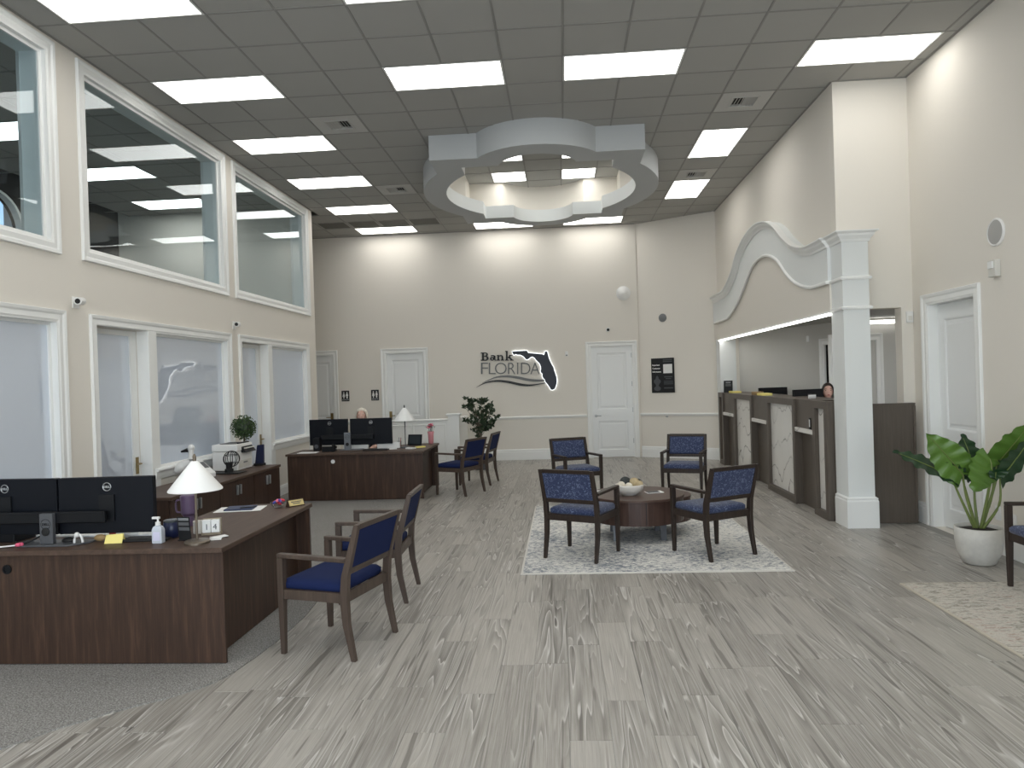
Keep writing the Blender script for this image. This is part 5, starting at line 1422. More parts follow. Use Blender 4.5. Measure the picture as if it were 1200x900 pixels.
for k in range(4): MB().tube([(0.01 * math.cos(k * 2), 0.01 * math.sin(k * 2), 0.006), (0.028 * math.cos(k * 2), 0.028 * math.sin(k * 2), 0.15)], 0.004, 6).build('pen', (M_blackm, M_navyp, M_white, M_red)[k], t)
t = thing('vase', 'pink glass vase on the far corner of the far desk', 'vase', (-2.17, 11.62, FZ))
MB().lathe([(0.034, 0), (0.040, 0.01), (0.046, 0.14), (0.056, 0.20), (0.052, 0.20), (0.042, 0.14), (0.034, 0.012)], (0, 0, 0), 20).build('vase_body', M_pink, t, smooth=True)
fl = thing('flowers', 'pink flowers with dark leaves in the pink vase', 'flowers', (-2.17, 11.62, FZ + 0.02))
mb = MB()
for k in range(9):
    a = k * 2.4; q = 0.012 + 0.006 * k
    x, y, z = q * math.cos(a), q * math.sin(a), 0.29 - 0.008 * k
    mb.tube([(0, 0, 0), (x * 0.5, y * 0.5, 0.17), (x, y, z)], 0.0025, 5)
    o = MB()
    for j in range(5):
        b_ = j * 1.257; o.ball((x + 0.016 * math.cos(b_), y + 0.016 * math.sin(b_), z + 0.01), 0.015, 7, 5, (1, 1, 0.6))
    if k % 3 != 2: o.build('flower_head', M_flower, fl)
mb.build('stems', M_dleaf, fl)
mb = MB(); rr2 = random.Random(3)
for k in range(22):
    a = rr2.uniform(0, 6.28); q = rr2.uniform(0.03, 0.10); z = rr2.uniform(0.19, 0.31); c = Vector((q * math.cos(a), q * math.sin(a), z)); u = Vector((math.cos(a), math.sin(a), rr2.uniform(-0.4, 0.6))).normalized(); v_ = u.cross(Vector((0, 0, 1))).normalized()
    mb.quad(c - u * 0.025, c + v_ * 0.012, c + u * 0.03, c - v_ * 0.012)
mb.build('leaves', M_dleaf, fl)
tag(MB().lathe([(0.045, 0), (0.045, 0.012), (0.03, 0.018)], (0, 0, 0), 16).build('desk_disc', M_blackm), 'small round black disc near the pink vase', 'disc')
bpy.data.objects['desk_disc'].location = (-2.36, 11.56, FZ)

# ================================================================== ON THE LOW CABINETS
t = thing('printer', 'white laser printer on the low cabinets', 'printer', (-4.19, 8.84, KZ))
MB().box(-0.16, 0.16, -0.21, 0.21, 0.004, 0.235).build('printer_body', M_white, t, bevel=0.006)
MB().box(-0.165, 0.165, -0.215, 0.215, 0.24, 0.325).build('scanner_lid', M_white, t, bevel=0.008)
MB().box(-0.10, 0.11, -0.13, 0.16, 0.325, 0.332).build('document_slot', M_dgrey, t)
MB().hexa([(0.155, -0.10, 0.215), (0.225, -0.10, 0.215), (0.225, 0.20, 0.215), (0.155, 0.20, 0.215), (0.10, -0.10, 0.34), (0.125, -0.10, 0.34), (0.125, 0.20, 0.34), (0.10, 0.20, 0.34)]).build('control_panel', M_black, t, bevel=0.004)
for k in range(4): MB().box(0.190, 0.214, -0.085 + k * 0.07, -0.04 + k * 0.07, 0.262, 0.275).build('button_block', M_offw, t)
MB().box(0.161, 0.164, -0.18, 0.18, 0.03, 0.12).build('paper_tray', M_offw, t)
MB().box(0.164, 0.172, -0.05, 0.05, 0.085, 0.10).build('tray_grip', M_grey, t)
MB().box(0.02, 0.09, -0.213, -0.2105, 0.04, 0.11).build('side_vent', M_grey, t)
t = thing('desk_phone', 'white desk phone with a dark screen on the low cabinets', 'telephone', (-4.20, 8.08, KZ), R(70))
MB().hexa([(-0.11, -0.10, 0), (0.11, -0.10, 0), (0.11, 0.10, 0), (-0.11, 0.10, 0), (-0.11, -0.10, 0.05), (0.11, -0.10, 0.05), (0.11, 0.10, 0.18), (-0.11, 0.10, 0.18)]).build('phone_base', M_white, t, bevel=0.006)
f = lambda a, b, h: (a, -0.10 + b * 0.838, 0.05 + b * 0.545 + h)
MB().hexa([f(-0.02, 0.10, 0.001), f(0.09, 0.10, 0.001), f(0.09, 0.21, 0.001), f(-0.02, 0.21, 0.001), f(-0.02, 0.10, 0.006), f(0.09, 0.10, 0.006), f(0.09, 0.21, 0.006), f(-0.02, 0.21, 0.006)]).build('screen', M_dgrey, t)
MB().tube(catmull([(-0.075, -0.09, 0.085), (-0.078, 0.0, 0.155), (-0.075, 0.10, 0.215)], 4), 0.020, 8).build('handset', M_black, t)
t = thing('sculpture', 'black open wire globe sculpture in front of the printer', 'sculpture', (-4.04, 8.42, KZ))
MB().box(-0.17, 0.17, -0.12, 0.12, 0.004, 0.014).build('tray', M_blackm, t, bevel=0.003)
MB().lathe([(0.05, 0.014), (0.05, 0.05), (0.035, 0.06), (0.035, 0.13)], (0, 0, 0), 12).build('pedestal', M_blackm, t)
gc = Vector((0.02, 0.03, 0.17))
for k in range(5):
    a = k * math.pi / 5
    MB().tube([gc + Vector((math.cos(a) * math.cos(q), math.sin(a) * math.cos(q), math.sin(q))) * 0.095 for q in [j * math.pi / 10 for j in range(21)]], 0.0045, 6, cap=False).build('globe_hoop', M_blackm, t)
for zz in (-0.045, 0.045):
    MB().tube([gc + Vector((0.083 * math.cos(j * math.pi / 10), 0.083 * math.sin(j * math.pi / 10), zz)) for j in range(21)], 0.004, 6, cap=False).build('globe_hoop', M_blackm, t)
t = thing('sculpture', 'white bird-like figure with a black beak behind the cone lamp', 'sculpture', (-4.20, 7.75, KZ))
MB().lathe([(0.05, 0), (0.05, 0.01), (0.012, 0.03), (0.012, 0.10)], (0, 0, 0), 12).build('foot', M_blackm, t)
MB().tube(catmull([(-0.12, -0.03, 0.11), (-0.05, 0, 0.17), (0.03, 0, 0.22), (0.05, 0, 0.30), (0.055, 0, 0.36)], 5), [0.02, 0.03, 0.045, 0.055, 0.06, 0.06, 0.055, 0.05, 0.044, 0.038, 0.034, 0.031, 0.029, 0.028, 0.027, 0.027, 0.027, 0.027, 0.028, 0.030, 0.026], 10).build('bird_body', M_white, t, smooth=True)
MB().ball((0.055, 0, 0.375), 0.036, 12, 8).build('bird_head', M_white, t, smooth=True)
MB().tube([(0.02, -0.01, 0.35), (-0.045, -0.04, 0.335)], [0.024, 0.008], 8).build('beak', M_black, t)
t = thing('topiary', 'small ball topiary on a thin trunk standing behind the printer', 'plant', (-4.18, 9.16, KZ))
MB().lathe([(0.045, 0), (0.062, 0.10), (0.055, 0.10), (0.04, 0.09), (0.001, 0.09)], (0, 0, 0), 16).build('pot', M_dgrey, t)
MB().tube([(0, 0, 0.09), (0.006, 0, 0.22), (0, 0, 0.40)], 0.012, 8).build('trunk', M_trunk, t)
mb = MB(); rr2 = random.Random(11)
for k in range(900):
    u = rr2.uniform(-1, 1); a = rr2.uniform(0, 6.283); q = 0.155 * rr2.uniform(0.72, 1.06)
    s_ = math.sqrt(1 - u * u); nrm = Vector((s_ * math.cos(a), s_ * math.sin(a), u)); c = nrm * q + Vector((0, 0, 0.505))
    d1 = (nrm + Vector((rr2.uniform(-1, 1), rr2.uniform(-1, 1), rr2.uniform(-1, 1))) * 0.9).normalized(); d2_ = nrm.cross(d1).normalized()
    mb.quad(c - d1 * 0.012, c + d2_ * 0.010, c + d1 * 0.016, c - d2_ * 0.010)
mb.build('foliage', M_box, t, kind='stuff')
MB().ball((0, 0, 0.505), 0.115, 12, 8).build('inner_crown', M_dleaf, t, smooth=True)
t = thing('navy_upright', 'navy blue upright shape at the far end of the low cabinets', 'stand', (-4.00, 9.205, KZ), R(-4))  # unidentified object, modelled only as a navy upright on a foot
MB().hexa([(-0.06, -0.025, 0), (0.06, -0.025, 0), (0.06, 0.02, 0), (-0.06, 0.02, 0), (-0.035, 0.0, 0.265), (0.06, 0.0, 0.275), (0.06, 0.03, 0.275), (-0.035, 0.03, 0.265)]).build('back_panel', M_navyp, t, bevel=0.006)
MB().box(-0.065, 0.065, -0.045, 0.045, 0, 0.03).build('foot', M_blackm, t, bevel=0.004)
# the far desk items' grommet and wall outlets come below

# ================================================================== TELLER COUNTER ITEMS
t = thing('counter_sign', 'small black notice standing at the far end of the teller counter', 'sign', (3.08, 13.74, CZ), R(-20))
MB().hexa([(-0.08, 0, 0), (0.08, 0, 0), (0.08, 0.01, 0), (-0.08, 0.01, 0), (-0.08, 0.04, 0.22), (0.08, 0.04, 0.22), (0.08, 0.05, 0.22), (-0.08, 0.05, 0.22)]).build('board', M_black, t)
for z0_, z1_, wd in ((0.17, 0.195, 0.045), (0.14, 0.148, 0.05), (0.12, 0.128, 0.05)):
    MB().quad((-wd, 0.04 * z0_ / 0.22 - 0.002, z0_), (wd, 0.04 * z0_ / 0.22 - 0.002, z0_), (wd, 0.04 * z1_ / 0.22 - 0.002, z1_), (-wd, 0.04 * z1_ / 0.22 - 0.002, z1_)).build('print_line', M_grey, t)
for (x, y, lab) in ((3.08, 13.2, 'yellow cards on the far bay of the teller counter'), (3.08, 11.3, 'yellow cards on the teller counter in front of a monitor')):
    o = MB().box(-0.08, 0.08, -0.14, 0.14, 0, 0.035).build('card_box', M_yellow, bevel=0.004); at(o, (x, y, CZ), 0); tag(o, lab, 'cards')
o = MB().box(-0.07, 0.07, -0.10, 0.10, 0, 0.05).build('card_box', M_tan, bevel=0.004); at(o, (3.08, 11.70, CZ), 0); tag(o, 'tan box next to the yellow cards on the teller counter', 'box')
for (x, y, rz, lab) in ((3.53, 12.45, 10, 'black monitor behind the teller counter, farther one'), (3.46, 10.50, 22, 'black monitor behind the teller counter, nearer one')):
    t = thing('teller_monitor', lab, 'monitor', (x, y, 0.95), R(rz), group='teller monitors')
    MB().box(-0.25, 0.25, -0.02, 0.02, 0.18, 0.49).build('screen_shell', M_black, t, bevel=0.004)
    MB().box(-0.03, 0.03, 0.02, 0.05, 0.012, 0.35).build('neck', M_black, t)
    MB().box(-0.04, 0.04, -0.08, 0.08, 0.0005, 0.012).build('foot', M_black, t)
tag(MB().box(3.445, 3.58, 8.82, 13.5, 0.90, 0.949).box(3.45, 3.48, 8.82, 13.5, -0.0, 0.90).build('teller_worktop', M_tellz), 'low teller worktop behind the counter fronts', 'worktop')
t = thing('card_holder', 'clear card holder on the teller counter', 'card holder', (3.10, 9.25, CZ), R(10))
MB().box(-0.05, 0.05, -0.02, 0.02, 0, 0.008).box(-0.05, 0.05, 0.015, 0.02, 0.008, 0.07).box(-0.05, 0.05, -0.02, -0.016, 0.008, 0.035).build('holder', M_bowlglass, t)
MB().box(-0.045, 0.045, -0.012, 0.010, 0.009, 0.055).build('card', M_paper, t)
t = thing('shelf_holder', 'small black and white holder on the near quartz shelf', 'holder', (2.99, 8.95, 0.9905))
MB().box(-0.03, 0.03, -0.03, 0.03, 0, 0.14).build('holder_body', M_black, t, bevel=0.006)
MB().box(-0.0315, -0.0302, -0.018, 0.018, 0.03, 0.12).build('label_patch', M_white, t)

# ================================================================== PLANTS
# alocasia in the speckled pot
PX, PY = 3.52, 6.45
t = thing('planter', 'speckled white round planter by the right wall', 'planter', (PX, PY, 0))
MB().lathe([(0.10, 0.0), (0.125, 0.012), (0.165, 0.10), (0.182, 0.20), (0.184, 0.315), (0.174, 0.318), (0.168, 0.30), (0.16, 0.2)], (0, 0, 0), 36, cap=True).build('pot_shell', M_pot, t, smooth=True)
mb = MB(); mb.lathe([(0.168, 0.285), (0.12, 0.298), (0.06, 0.305), (0.001, 0.308)], (0, 0, 0), 24, cap=False); mb.build('soil', M_soil, t)
t = thing('alocasia', 'broad green leaved plant growing in the speckled white planter', 'plant', (PX, PY, 0.29))
def big_leaf(base, tip, width, roll, mm, droop, n=24):
    """ruffled arrow-shaped leaf from base to tip"""
    b_, t_ = Vector(base), Vector(tip); ax = (t_ - b_); L = ax.length; ax.normalize()
    side = ax.cross(Vector((0, 0, 1))).normalized(); side = (Matrix.Rotation(roll, 3, ax) @ side) if not isinstance(roll, tuple) else (Vector(roll) - ax * ax.dot(Vector(roll))).normalized(); nrm = side.cross(ax).normalized()
    mb = MB(); rows = []
    for i in range(n + 1):
        u = i / n
        wd = width * (math.sin(math.pi * min(1, u * 0.80 + 0.20)) ** 0.8) * (1 - 0.12 * u)
        wd *= 1 + 0.05 * math.sin(u * 44)
        if i == n: wd = 0.003
        c = b_ + ax * (u * L) - nrm * (droop * u * u) - (ax * 0)
        row = []
        for s_ in (-1, -0.55, 0, 0.55, 1):
            back = -0.16 * L * abs(s_) * (1 - u) ** 2
            rip = 0.016 * math.sin(u * 32 + s_ * 2) * abs(s_)
            row.append(c + side * (wd * s_) + ax * back + nrm * (0.10 * width * abs(s_) + rip))
        rows.append(row)
    k0 = 0
    for th in (0.0, 0.0025):
        for row in rows: mb.v += [tuple(p - nrm * th) for p in row]
    m_ = 5; half = (n + 1) * m_
    for i in range(n):
        for j in range(m_ - 1):
            q = (i * m_ + j, i * m_ + j + 1, (i + 1) * m_ + j + 1, (i + 1) * m_ + j)
            mb.f.append(q); mb.f.append(tuple(half + z for z in reversed(q)))
    lf = mb.build('leaf', mm, t, smooth=True)
    pts = [b_ + ax * (L * u) - nrm * (droop * u * u - 0.0035) for u in (0, 0.3, 0.6, 0.9)]
    MB().tube(pts, [0.006, 0.005, 0.004, 0.002], 6).build('midrib', M_petiole, lf)
    return b_
def petiole(p0, p1, bend, r0=0.014):
    p0, p1 = Vector(p0), Vector(p1); mid = (p0 + p1) / 2 + Vector(bend)
    MB().tube(catmull([p0, mid, p1], 6), [r0 - (r0 - 0.006) * k / 12 for k in range(13)], 8).build('petiole', M_petiole, t, smooth=True)
# (leaf base, tip) relative to pot centre; z from soil
for (bs, tp, wd, rl, mm, dr, bend) in (
        ((-0.13, -0.03, 0.48), (-0.43, -0.10, 0.83), 0.15, (0.7, -0.2, 0.7), M_aloc, 0.06, (-0.03, 0, 0.05)),
        ((-0.20, 0.02, 0.46), (-0.62, 0.12, 0.70), 0.10, -0.7, M_aloc2, 0.04, (-0.03, 0, 0.06)),
        ((0.02, 0.06, 0.46), (-0.02, 0.12, 0.82), 0.13, (1, 0.25, 0), M_aloc2, 0.05, (0.0, 0.03, 0.03)),
        ((0.06, -0.09, 0.62), (-0.10, -0.20, 0.36), 0.14, (0.8, 0.1, -0.5), M_aloc, -0.05, (0.03, -0.04, 0.16)),
        ((0.14, -0.05, 0.60), (0.05, -0.16, 0.42), 0.10, -0.3, M_aloc2, -0.05, (0.05, -0.02, 0.14)),
        ((0.13, -0.02, 0.54), (0.33, -0.24, 0.92), 0.13, (0.6, 0.1, -0.6), M_aloc, 0.05, (0.04, 0, 0.03)),
        ((0.13, -0.10, 0.45), (0.30, -0.30, 0.80), 0.10, (0.6, 0.3, -0.6), M_aloc2, 0.05, (0.05, -0.03, 0.0)),
        ((-0.10, 0.04, 0.44), (-0.25, -0.02, 0.62), 0.09, 0.2, M_aloc2, 0.04, (0, 0.02, 0.04))):
    big_leaf(bs, tp, wd, rl, mm, dr)
    petiole((bs[0] * 0.12, bs[1] * 0.2, 0.0), bs, bend)
# ficus by the half wall
FXc, FYc = -1.62, 13.85
t = thing('planter', 'dark planter under the ficus behind the far chairs', 'planter', (FXc, FYc, 0))
MB().lathe([(0.13, 0), (0.16, 0.28), (0.15, 0.28), (0.14, 0.25), (0.001, 0.25)], (0, 0, 0), 24).build('pot_shell', M_dgrey, t)
t = thing('ficus', 'small dark leaved ficus tree behind the far chairs', 'plant', (FXc, FYc, 0.25))
rr2 = random.Random(5)
tips = []
for k in range(3):
    MB().tube(catmull([(0.02 * k - 0.02, 0, 0), (0.04 * k - 0.06, 0.01 * k, 0.4), (0.02 * k - 0.02, 0.02, 0.62)], 5), 0.010, 7).build('trunk', M_stem, t)
for k in range(62):
    z = rr2.uniform(0.50, 1.10); spread = 0.10 + 0.24 * math.sin(math.pi * min(1, (z - 0.42) / 0.75))
    a = rr2.uniform(0, 6.283); q = spread * math.sqrt(rr2.uniform(0.15, 1))
    tips.append(Vector((q * math.cos(a) + 0.02 - 0.09 * (z - 0.6), q * 0.8 * math.sin(a), z)))
tips += [Vector((-0.24, -0.05, 1.12)), Vector((-0.28, -0.02, 0.96)), Vector((-0.03, 0, 0.42)), Vector((-0.06, -0.03, 0.36))]
mb = MB(); ml = MB()
for p in tips:
    mb.tube([(0, 0.01, 0.34 + 0.25 * rr2.random()), (p.x * 0.5, p.y * 0.5, p.z * 0.6 + 0.18), tuple(p)], [0.005, 0.004, 0.002], 5)
    for j in range(9):
        d = Vector((rr2.uniform(-1, 1), rr2.uniform(-1, 1), rr2.uniform(-0.7, 0.8))).normalized(); c = p + d * 0.035
        s_ = d.cross(Vector((rr2.uniform(-1, 1), rr2.uniform(-1, 1), 0.3))).normalized()
        n_ = d.cross(s_) * 0.006; L = rr2.uniform(0.045, 0.065)
        ml.quad(c - d * L * 0.6, c + s_ * L * 0.48 + n_, c + d * L, c - s_ * L * 0.48 + n_)
mb.build('branches', M_stem, t); ml.build('foliage', M_ficus, t, kind='stuff')

# ================================================================== SIGN ON THE BACK WALL
lx = lambda cx, cy: -1.95983 + 1.81762e-3 * cx - 5.743e-5 * cy
lz = lambda cx, cy: 2.558665 - 5.952e-5 * cx - 1.814e-3 * cy
FLA = [(503, 122), (530, 117), (600, 114), (676, 110), (684, 122), (692, 137), (770, 144), (858, 152), (872, 162), (882, 150), (884, 124), (900, 118), (914, 124), (920, 150), (930, 190), (950, 240), (968, 275), (984, 300), (992, 330), (1004, 370), (1018, 410), (1024, 450), (1022, 492), (1012, 528), (1000, 556), (978, 566), (955, 566), (946, 545), (930, 520), (908, 492), (890, 470), (884, 446), (866, 430), (856, 404), (858, 380), (842, 368), (836, 350), (842, 320), (838, 290), (822, 256), (800, 236), (784, 220), (768, 196), (742, 180), (720, 186), (700, 204), (672, 216), (658, 202), (644, 184), (620, 168), (596, 158), (566, 158), (540, 150), (524, 162), (516, 148)]
t = thing('wall_sign', 'raised bank lettering with a lit navy state outline on the back wall', 'sign', (-1.0, BY, 1.9))
og = (-1.0, BY, 1.9)
def sgn(poly, y0, y1):
    return MB().prism([(lx(a, b), lz(a, b)) for a, b in poly], y0, y1, lambda a, b, h: (a, BY - h, b))
def offset_poly(poly, d):
    out = []; n = len(poly); ar = sum(poly[i][0] * poly[(i + 1) % n][1] - poly[(i + 1) % n][0] * poly[i][1] for i in range(n)); sg = 1 if ar > 0 else -1
    for i in range(n):
        a, b, c = Vector(poly[i - 1]), Vector(poly[i]), Vector(poly[(i + 1) % n])
        n1 = Vector(((b - a).y, -(b - a).x)).normalized(); n2_ = Vector(((c - b).y, -(c - b).x)).normalized(); nn_ = (n1 + n2_)
        nn_ = nn_.normalized() if nn_.length > 1e-3 else n1
        out.append(tuple(b + nn_ * d * sg))
    return out
sgn(FLA, 0.032, 0.062).build('state_outline', M_navysign, t, origin=og)
sgn(offset_poly(FLA, 5.5), 0.012, 0.030).build('lit_edge', M_halo, t, origin=og)
# swooshes
def swoosh(cen, wid):
    c2 = catmull([(a, b, 0) for a, b in cen], 8); n = len(c2); up, dn = [], []
    for i, p in enumerate(c2):
        u = i / (n - 1); j = u * (len(wid) - 1); k = min(int(j), len(wid) - 2); w_ = wid[k] + (wid[k + 1] - wid[k]) * (j - k)
        up.append((p.x, p.y - w_ / 2)); dn.append((p.x, p.y + w_ / 2))
    return up + dn[::-1]
sgn(swoosh([(150, 488), (300, 425), (430, 410), (560, 424), (700, 452), (800, 460), (882, 456)], [2, 14, 24, 30, 30, 26, 14]), 0.004, 0.022).build('grey_swoosh', M_signgrey, t, origin=og)
sgn(swoosh([(78, 542), (190, 486), (330, 464), (470, 478), (600, 506), (720, 514), (890, 488)], [2, 12, 22, 28, 28, 20, 6]), 0.004, 0.022).build('black_swoosh', M_signblack, t, origin=og)
# thin sans word, letter by letter as the photograph spaces it
for ch_, x0_, x1_ in zip('FLORIDA', (136, 228, 300, 455, 556, 606, 716), (218, 308, 438, 540, 576, 716, 826)):
    f = lambda a, b, h, x0_=x0_: None
    cu = bpy.data.curves.new('t', 'FONT'); cu.body = ch_; cu.size = 1; cu.extrude = 0.008; cu.resolution_u = 4; cu.offset = -0.012
    o_ = bpy.data.objects.new('t', cu); COL.objects.link(o_); dg = bpy.context.evaluated_depsgraph_get()
    me = bpy.data.meshes.new_from_object(o_.evaluated_get(dg)); bpy.data.objects.remove(o_)
    xs_ = [v.co.x for v in me.vertices]; zs_ = [v.co.y for v in me.vertices]
    ya, yb_ = (250, 384)
    for v in me.vertices:
        u = (v.co.x - min(xs_)) / max(1e-6, max(xs_) - min(xs_)); q = (v.co.y - min(zs_)) / max(1e-6, max(zs_) - min(zs_))
        if ch_ == 'I': cx_ = 560 + u * 14
        else: cx_ = x0_ + (x1_ - x0_) * u
        cy_ = yb_ + (ya - yb_) * q
        v.co = Vector((lx(cx_, cy_) - og[0], -(0.012 + v.co.z), lz(cx_, cy_) - og[2]))
    me.materials.clear(); me.materials.append(M_signgrey)
    o_ = bpy.data.objects.new('letter', me); COL.objects.link(o_); o_.parent = t
# bold slab serif word built from strokes (unit: sign pixels)
def strokes(polys):
    mb = MB()
    for p in polys:
        q = [(lx(a, b), lz(a, b)) for a, b in p]
        mb.prism(q, 0.006, 0.026, lambda a, b, h: (a, BY - h, b))
    return mb.build('letter', M_signblack, t, origin=og)
def arcband(cx, cy, rx, ry, w_, a0, a1, wy=None, n=14):
    wy = w_ if wy is None else wy
    o_ = [(cx + rx * math.cos(R(a0 + (a1 - a0) * k / n)), cy - ry * math.sin(R(a0 + (a1 - a0) * k / n))) for k in range(n + 1)]
    i_ = [(cx + (rx - w_) * math.cos(R(a0 + (a1 - a0) * k / n)), cy - (ry - wy) * math.sin(R(a0 + (a1 - a0) * k / n))) for k in range(n + 1)]
    return [[o_[k], o_[k + 1], i_[k + 1], i_[k]] for k in range(n)]
rc = lambda x0_, y0_, x1_, y1_: [(x0_, y0_), (x1_, y0_), (x1_, y1_), (x0_, y1_)]
strokes([rc(148, 130, 172, 226), rc(134, 130, 190, 141), rc(134, 215, 190, 226), rc(172, 168, 192, 178)] + arcband(186, 153, 32, 24, 20, -90, 90, 9) + arcband(188, 198, 38, 29, 24, -90, 90, 10))
strokes([rc(286, 172, 306, 216), rc(296, 215, 318, 225)] + arcband(276, 178, 28, 18, 22, 0, 160, 8) + arcband(268, 204, 26, 22, 18, 0, 360, 8))
strokes([rc(330, 160, 350, 224), rc(322, 160, 350, 169), rc(322, 215, 360, 225), rc(378, 182, 398, 224), rc(370, 215, 408, 225)] + arcband(370, 186, 28, 26, 20, 0, 150, 12))
strokes([rc(430, 112, 450, 225), rc(420, 112, 450, 121), rc(420, 215, 462, 225), [(450, 186), (482, 160), (500, 160), (456, 200)], [(458, 190), (474, 178), (510, 216), (484, 216)], rc(478, 215, 518, 225), rc(466, 160, 508, 169)])

# restroom signs
for xs_, lab in ((-4.70, 'black restroom sign with two white figures beside the hallway door, left one'), (-4.05, 'black restroom sign with two white figures, right one')):
    t = thing('restroom_sign', lab, 'sign', (xs_, BY, 1.475), group='black restroom signs')
    f = lambda a, b, h: (a, -h, b)
    MB().hexa([f(-0.085, -0.115, 0.008), f(0.085, -0.115, 0.008), f(0.085, -0.115, 0), f(-0.085, -0.115, 0), f(-0.085, 0.115, 0.008), f(0.085, 0.115, 0.008), f(0.085, 0.115, 0), f(-0.085, 0.115, 0)]).build('board', M_signblack, t)
    for s_, skirt in ((-0.035, True), (0.035, False)):
        mb = MB().lathe([(0.014, 0.008), (0.014, 0.010)], (0, 0, 0), 12, lambda x, y, z: f(s_ + x, 0.072 + y, z))
        body = [(s_ - 0.018, 0.052), (s_ - 0.026, -0.0), (s_ - 0.014, 0.0), (s_ - 0.014, -0.055), (s_ + 0.014, -0.055), (s_ + 0.014, 0.0), (s_ + 0.026, 0.0), (s_ + 0.018, 0.052)] if not skirt else [(s_ - 0.014, 0.052), (s_ - 0.030, -0.015), (s_ - 0.011, -0.015), (s_ - 0.011, -0.055), (s_ + 0.011, -0.055), (s_ + 0.011, -0.015), (s_ + 0.030, -0.015), (s_ + 0.014, 0.052)]
        mb.prism(body, 0.008, 0.010, f); mb.build('figure', M_white, t)
    text('RESTROOM', 0.026, M_white, t, lambda a, b, h: f(a, -0.092 + b, 0.009 + h), 0.001)
# black poster on the angled wall
pa, pb, pz0, pz1 = 0.30, 0.80, 1.345, 2.06
t = thing('poster', 'black information poster with a blank white square on the angled wall', 'poster', fA(0.55, 1.345, 0))
og = fA(0.55, 1.345, 0)
MB().hexa([fA(pa, pz0, 0.018), fA(pb, pz0, 0.018), fA(pb, pz0, 0.002), fA(pa, pz0, 0.002), fA(pa, pz1, 0.018), fA(pb, pz1, 0.018), fA(pb, pz1, 0.002), fA(pa, pz1, 0.002)]).build('board', M_signblack, t, origin=og)
pu = lambda u, v, h=0.019: fA(pa + (pb - pa) * u, pz1 - (pz1 - pz0) * v, h)
def ppatch(u0, v0, u1, v1, mm, nm):
    MB().quad(pu(u0, v1), pu(u1, v1), pu(u1, v0), pu(u0, v0)).build(nm, mm, t, origin=og)
ppatch(0.53, 0.18, 0.92, 0.44, M_white, 'white_square'); 
for k, s_ in enumerate(('Important', 'Consumer', 'Information')):
    text(s_, 0.046, M_white, t, lambda a, b, h, k=k: fA(pa + 0.025 + a, pz1 - 0.155 - 0.07 * k + b, 0.019 + h), 0.001, 0.0012, align='LEFT', xs=0.88, origin=og)
for u0, v0, u1, v1 in ((0.52, 0.04, 0.92, 0.07), (0.52, 0.09, 0.92, 0.12), (0.56, 0.53, 0.92, 0.56), (0.62, 0.585, 0.86, 0.61), (0.54, 0.66, 0.94, 0.68), (0.54, 0.70, 0.94, 0.72), (0.54, 0.74, 0.94, 0.76), (0.54, 0.85, 0.94, 0.88)):
    ppatch(u0, v0, u1, v1, M_dgrey, 'print_line')
poly = [(0.10, 0.70), (0.10, 0.64), (0.18, 0.60), (0.20, 0.54), (0.25, 0.50), (0.30, 0.54), (0.32, 0.60), (0.40, 0.64), (0.40, 0.70), (0.34, 0.74), (0.30, 0.80), (0.40, 0.86), (0.38, 0.92), (0.25, 0.95), (0.12, 0.92), (0.10, 0.86), (0.20, 0.80), (0.16, 0.74)]
mb = MB().prism([(a, b) for a, b in poly], 0.018, 0.0195, lambda a, b, h: pu(a, b, h)); mb.build('grey_emblem', M_dgrey, t, origin=og)

# ================================================================== WALL FIXTURES
def disc(fn, a, b, r_, name, label, cat, mm, dome=0.03, ring_m=None):
    og = fn(a, b, 0)
    t = thing(name, label, cat, og)
    MB().lathe([(r_, 0.0), (r_, 0.012), (r_ * 0.93, 0.02), (r_ * 0.90, 0.016)], (0, 0, 0), 28, lambda x, y, z: fn(a + x, b + y, z)).build('rim', ring_m or M_white, t, origin=og)
    MB().lathe([(r_ * 0.90, 0.015), (r_ * 0.6, 0.015 + dome * 0.7), (0.001, 0.015 + dome)], (0, 0, 0), 28, lambda x, y, z: fn(a + x, b + y, z), cap=False).build('grille', mm, t, smooth=True, origin=og)
    return t
disc(fB, 1.33, 3.46, 0.15, 'wall_speaker', 'large round white wall speaker high above the white back door', 'speaker', M_white, 0.06)
disc(fA, 0.58, 2.89, 0.085, 'wall_speaker', 'small round grey speaker on the angled wall above the poster', 'speaker', M_grey, 0.02, M_grey)
disc(fRt, 6.71, 2.88, 0.125, 'wall_speaker', 'round white wall speaker high on the right wall', 'speaker', mat('speaker_mesh', srgb(172, 171, 168), 0.7), 0.01)
def boxdev(fn, a, b, w_, h_, d, name, label, cat, mm, extra=None):
    og = fn(a, b, 0)
    t = thing(name, label, cat, og)
    bx = lambda p, q, r_, s_, h0, h1: [fn(p, r_, h1), fn(q, r_, h1), fn(q, r_, h0), fn(p, r_, h0), fn(p, s_, h1), fn(q, s_, h1), fn(q, s_, h0), fn(p, s_, h0)]
    MB().hexa(bx(a - w_ / 2, a + w_ / 2, b - h_ / 2, b + h_ / 2, 0.0005, d)).build('body', mm, t, bevel=min(0.004, d * 0.3), origin=og)
    for (u0, u1, v0, v1, dd, em, nm) in (extra or []):
        MB().hexa(bx(a + u0 * w_, a + u1 * w_, b + v0 * h_, b + v1 * h_, d - 0.001, d + dd)).build(nm, em, t, origin=og)
    return t
boxdev(fRt, 6.72, 2.56, 0.11, 0.15, 0.05, 'alarm_strobe', 'white alarm sounder below the round speaker on the right wall', 'alarm', M_offw, [(-0.3, 0.3, 0.0, 0.4, 0.015, M_white, 'lens')])
SWP = [(-0.15, 0.15, -0.22, 0.22, 0.004, M_white, 'toggle')]
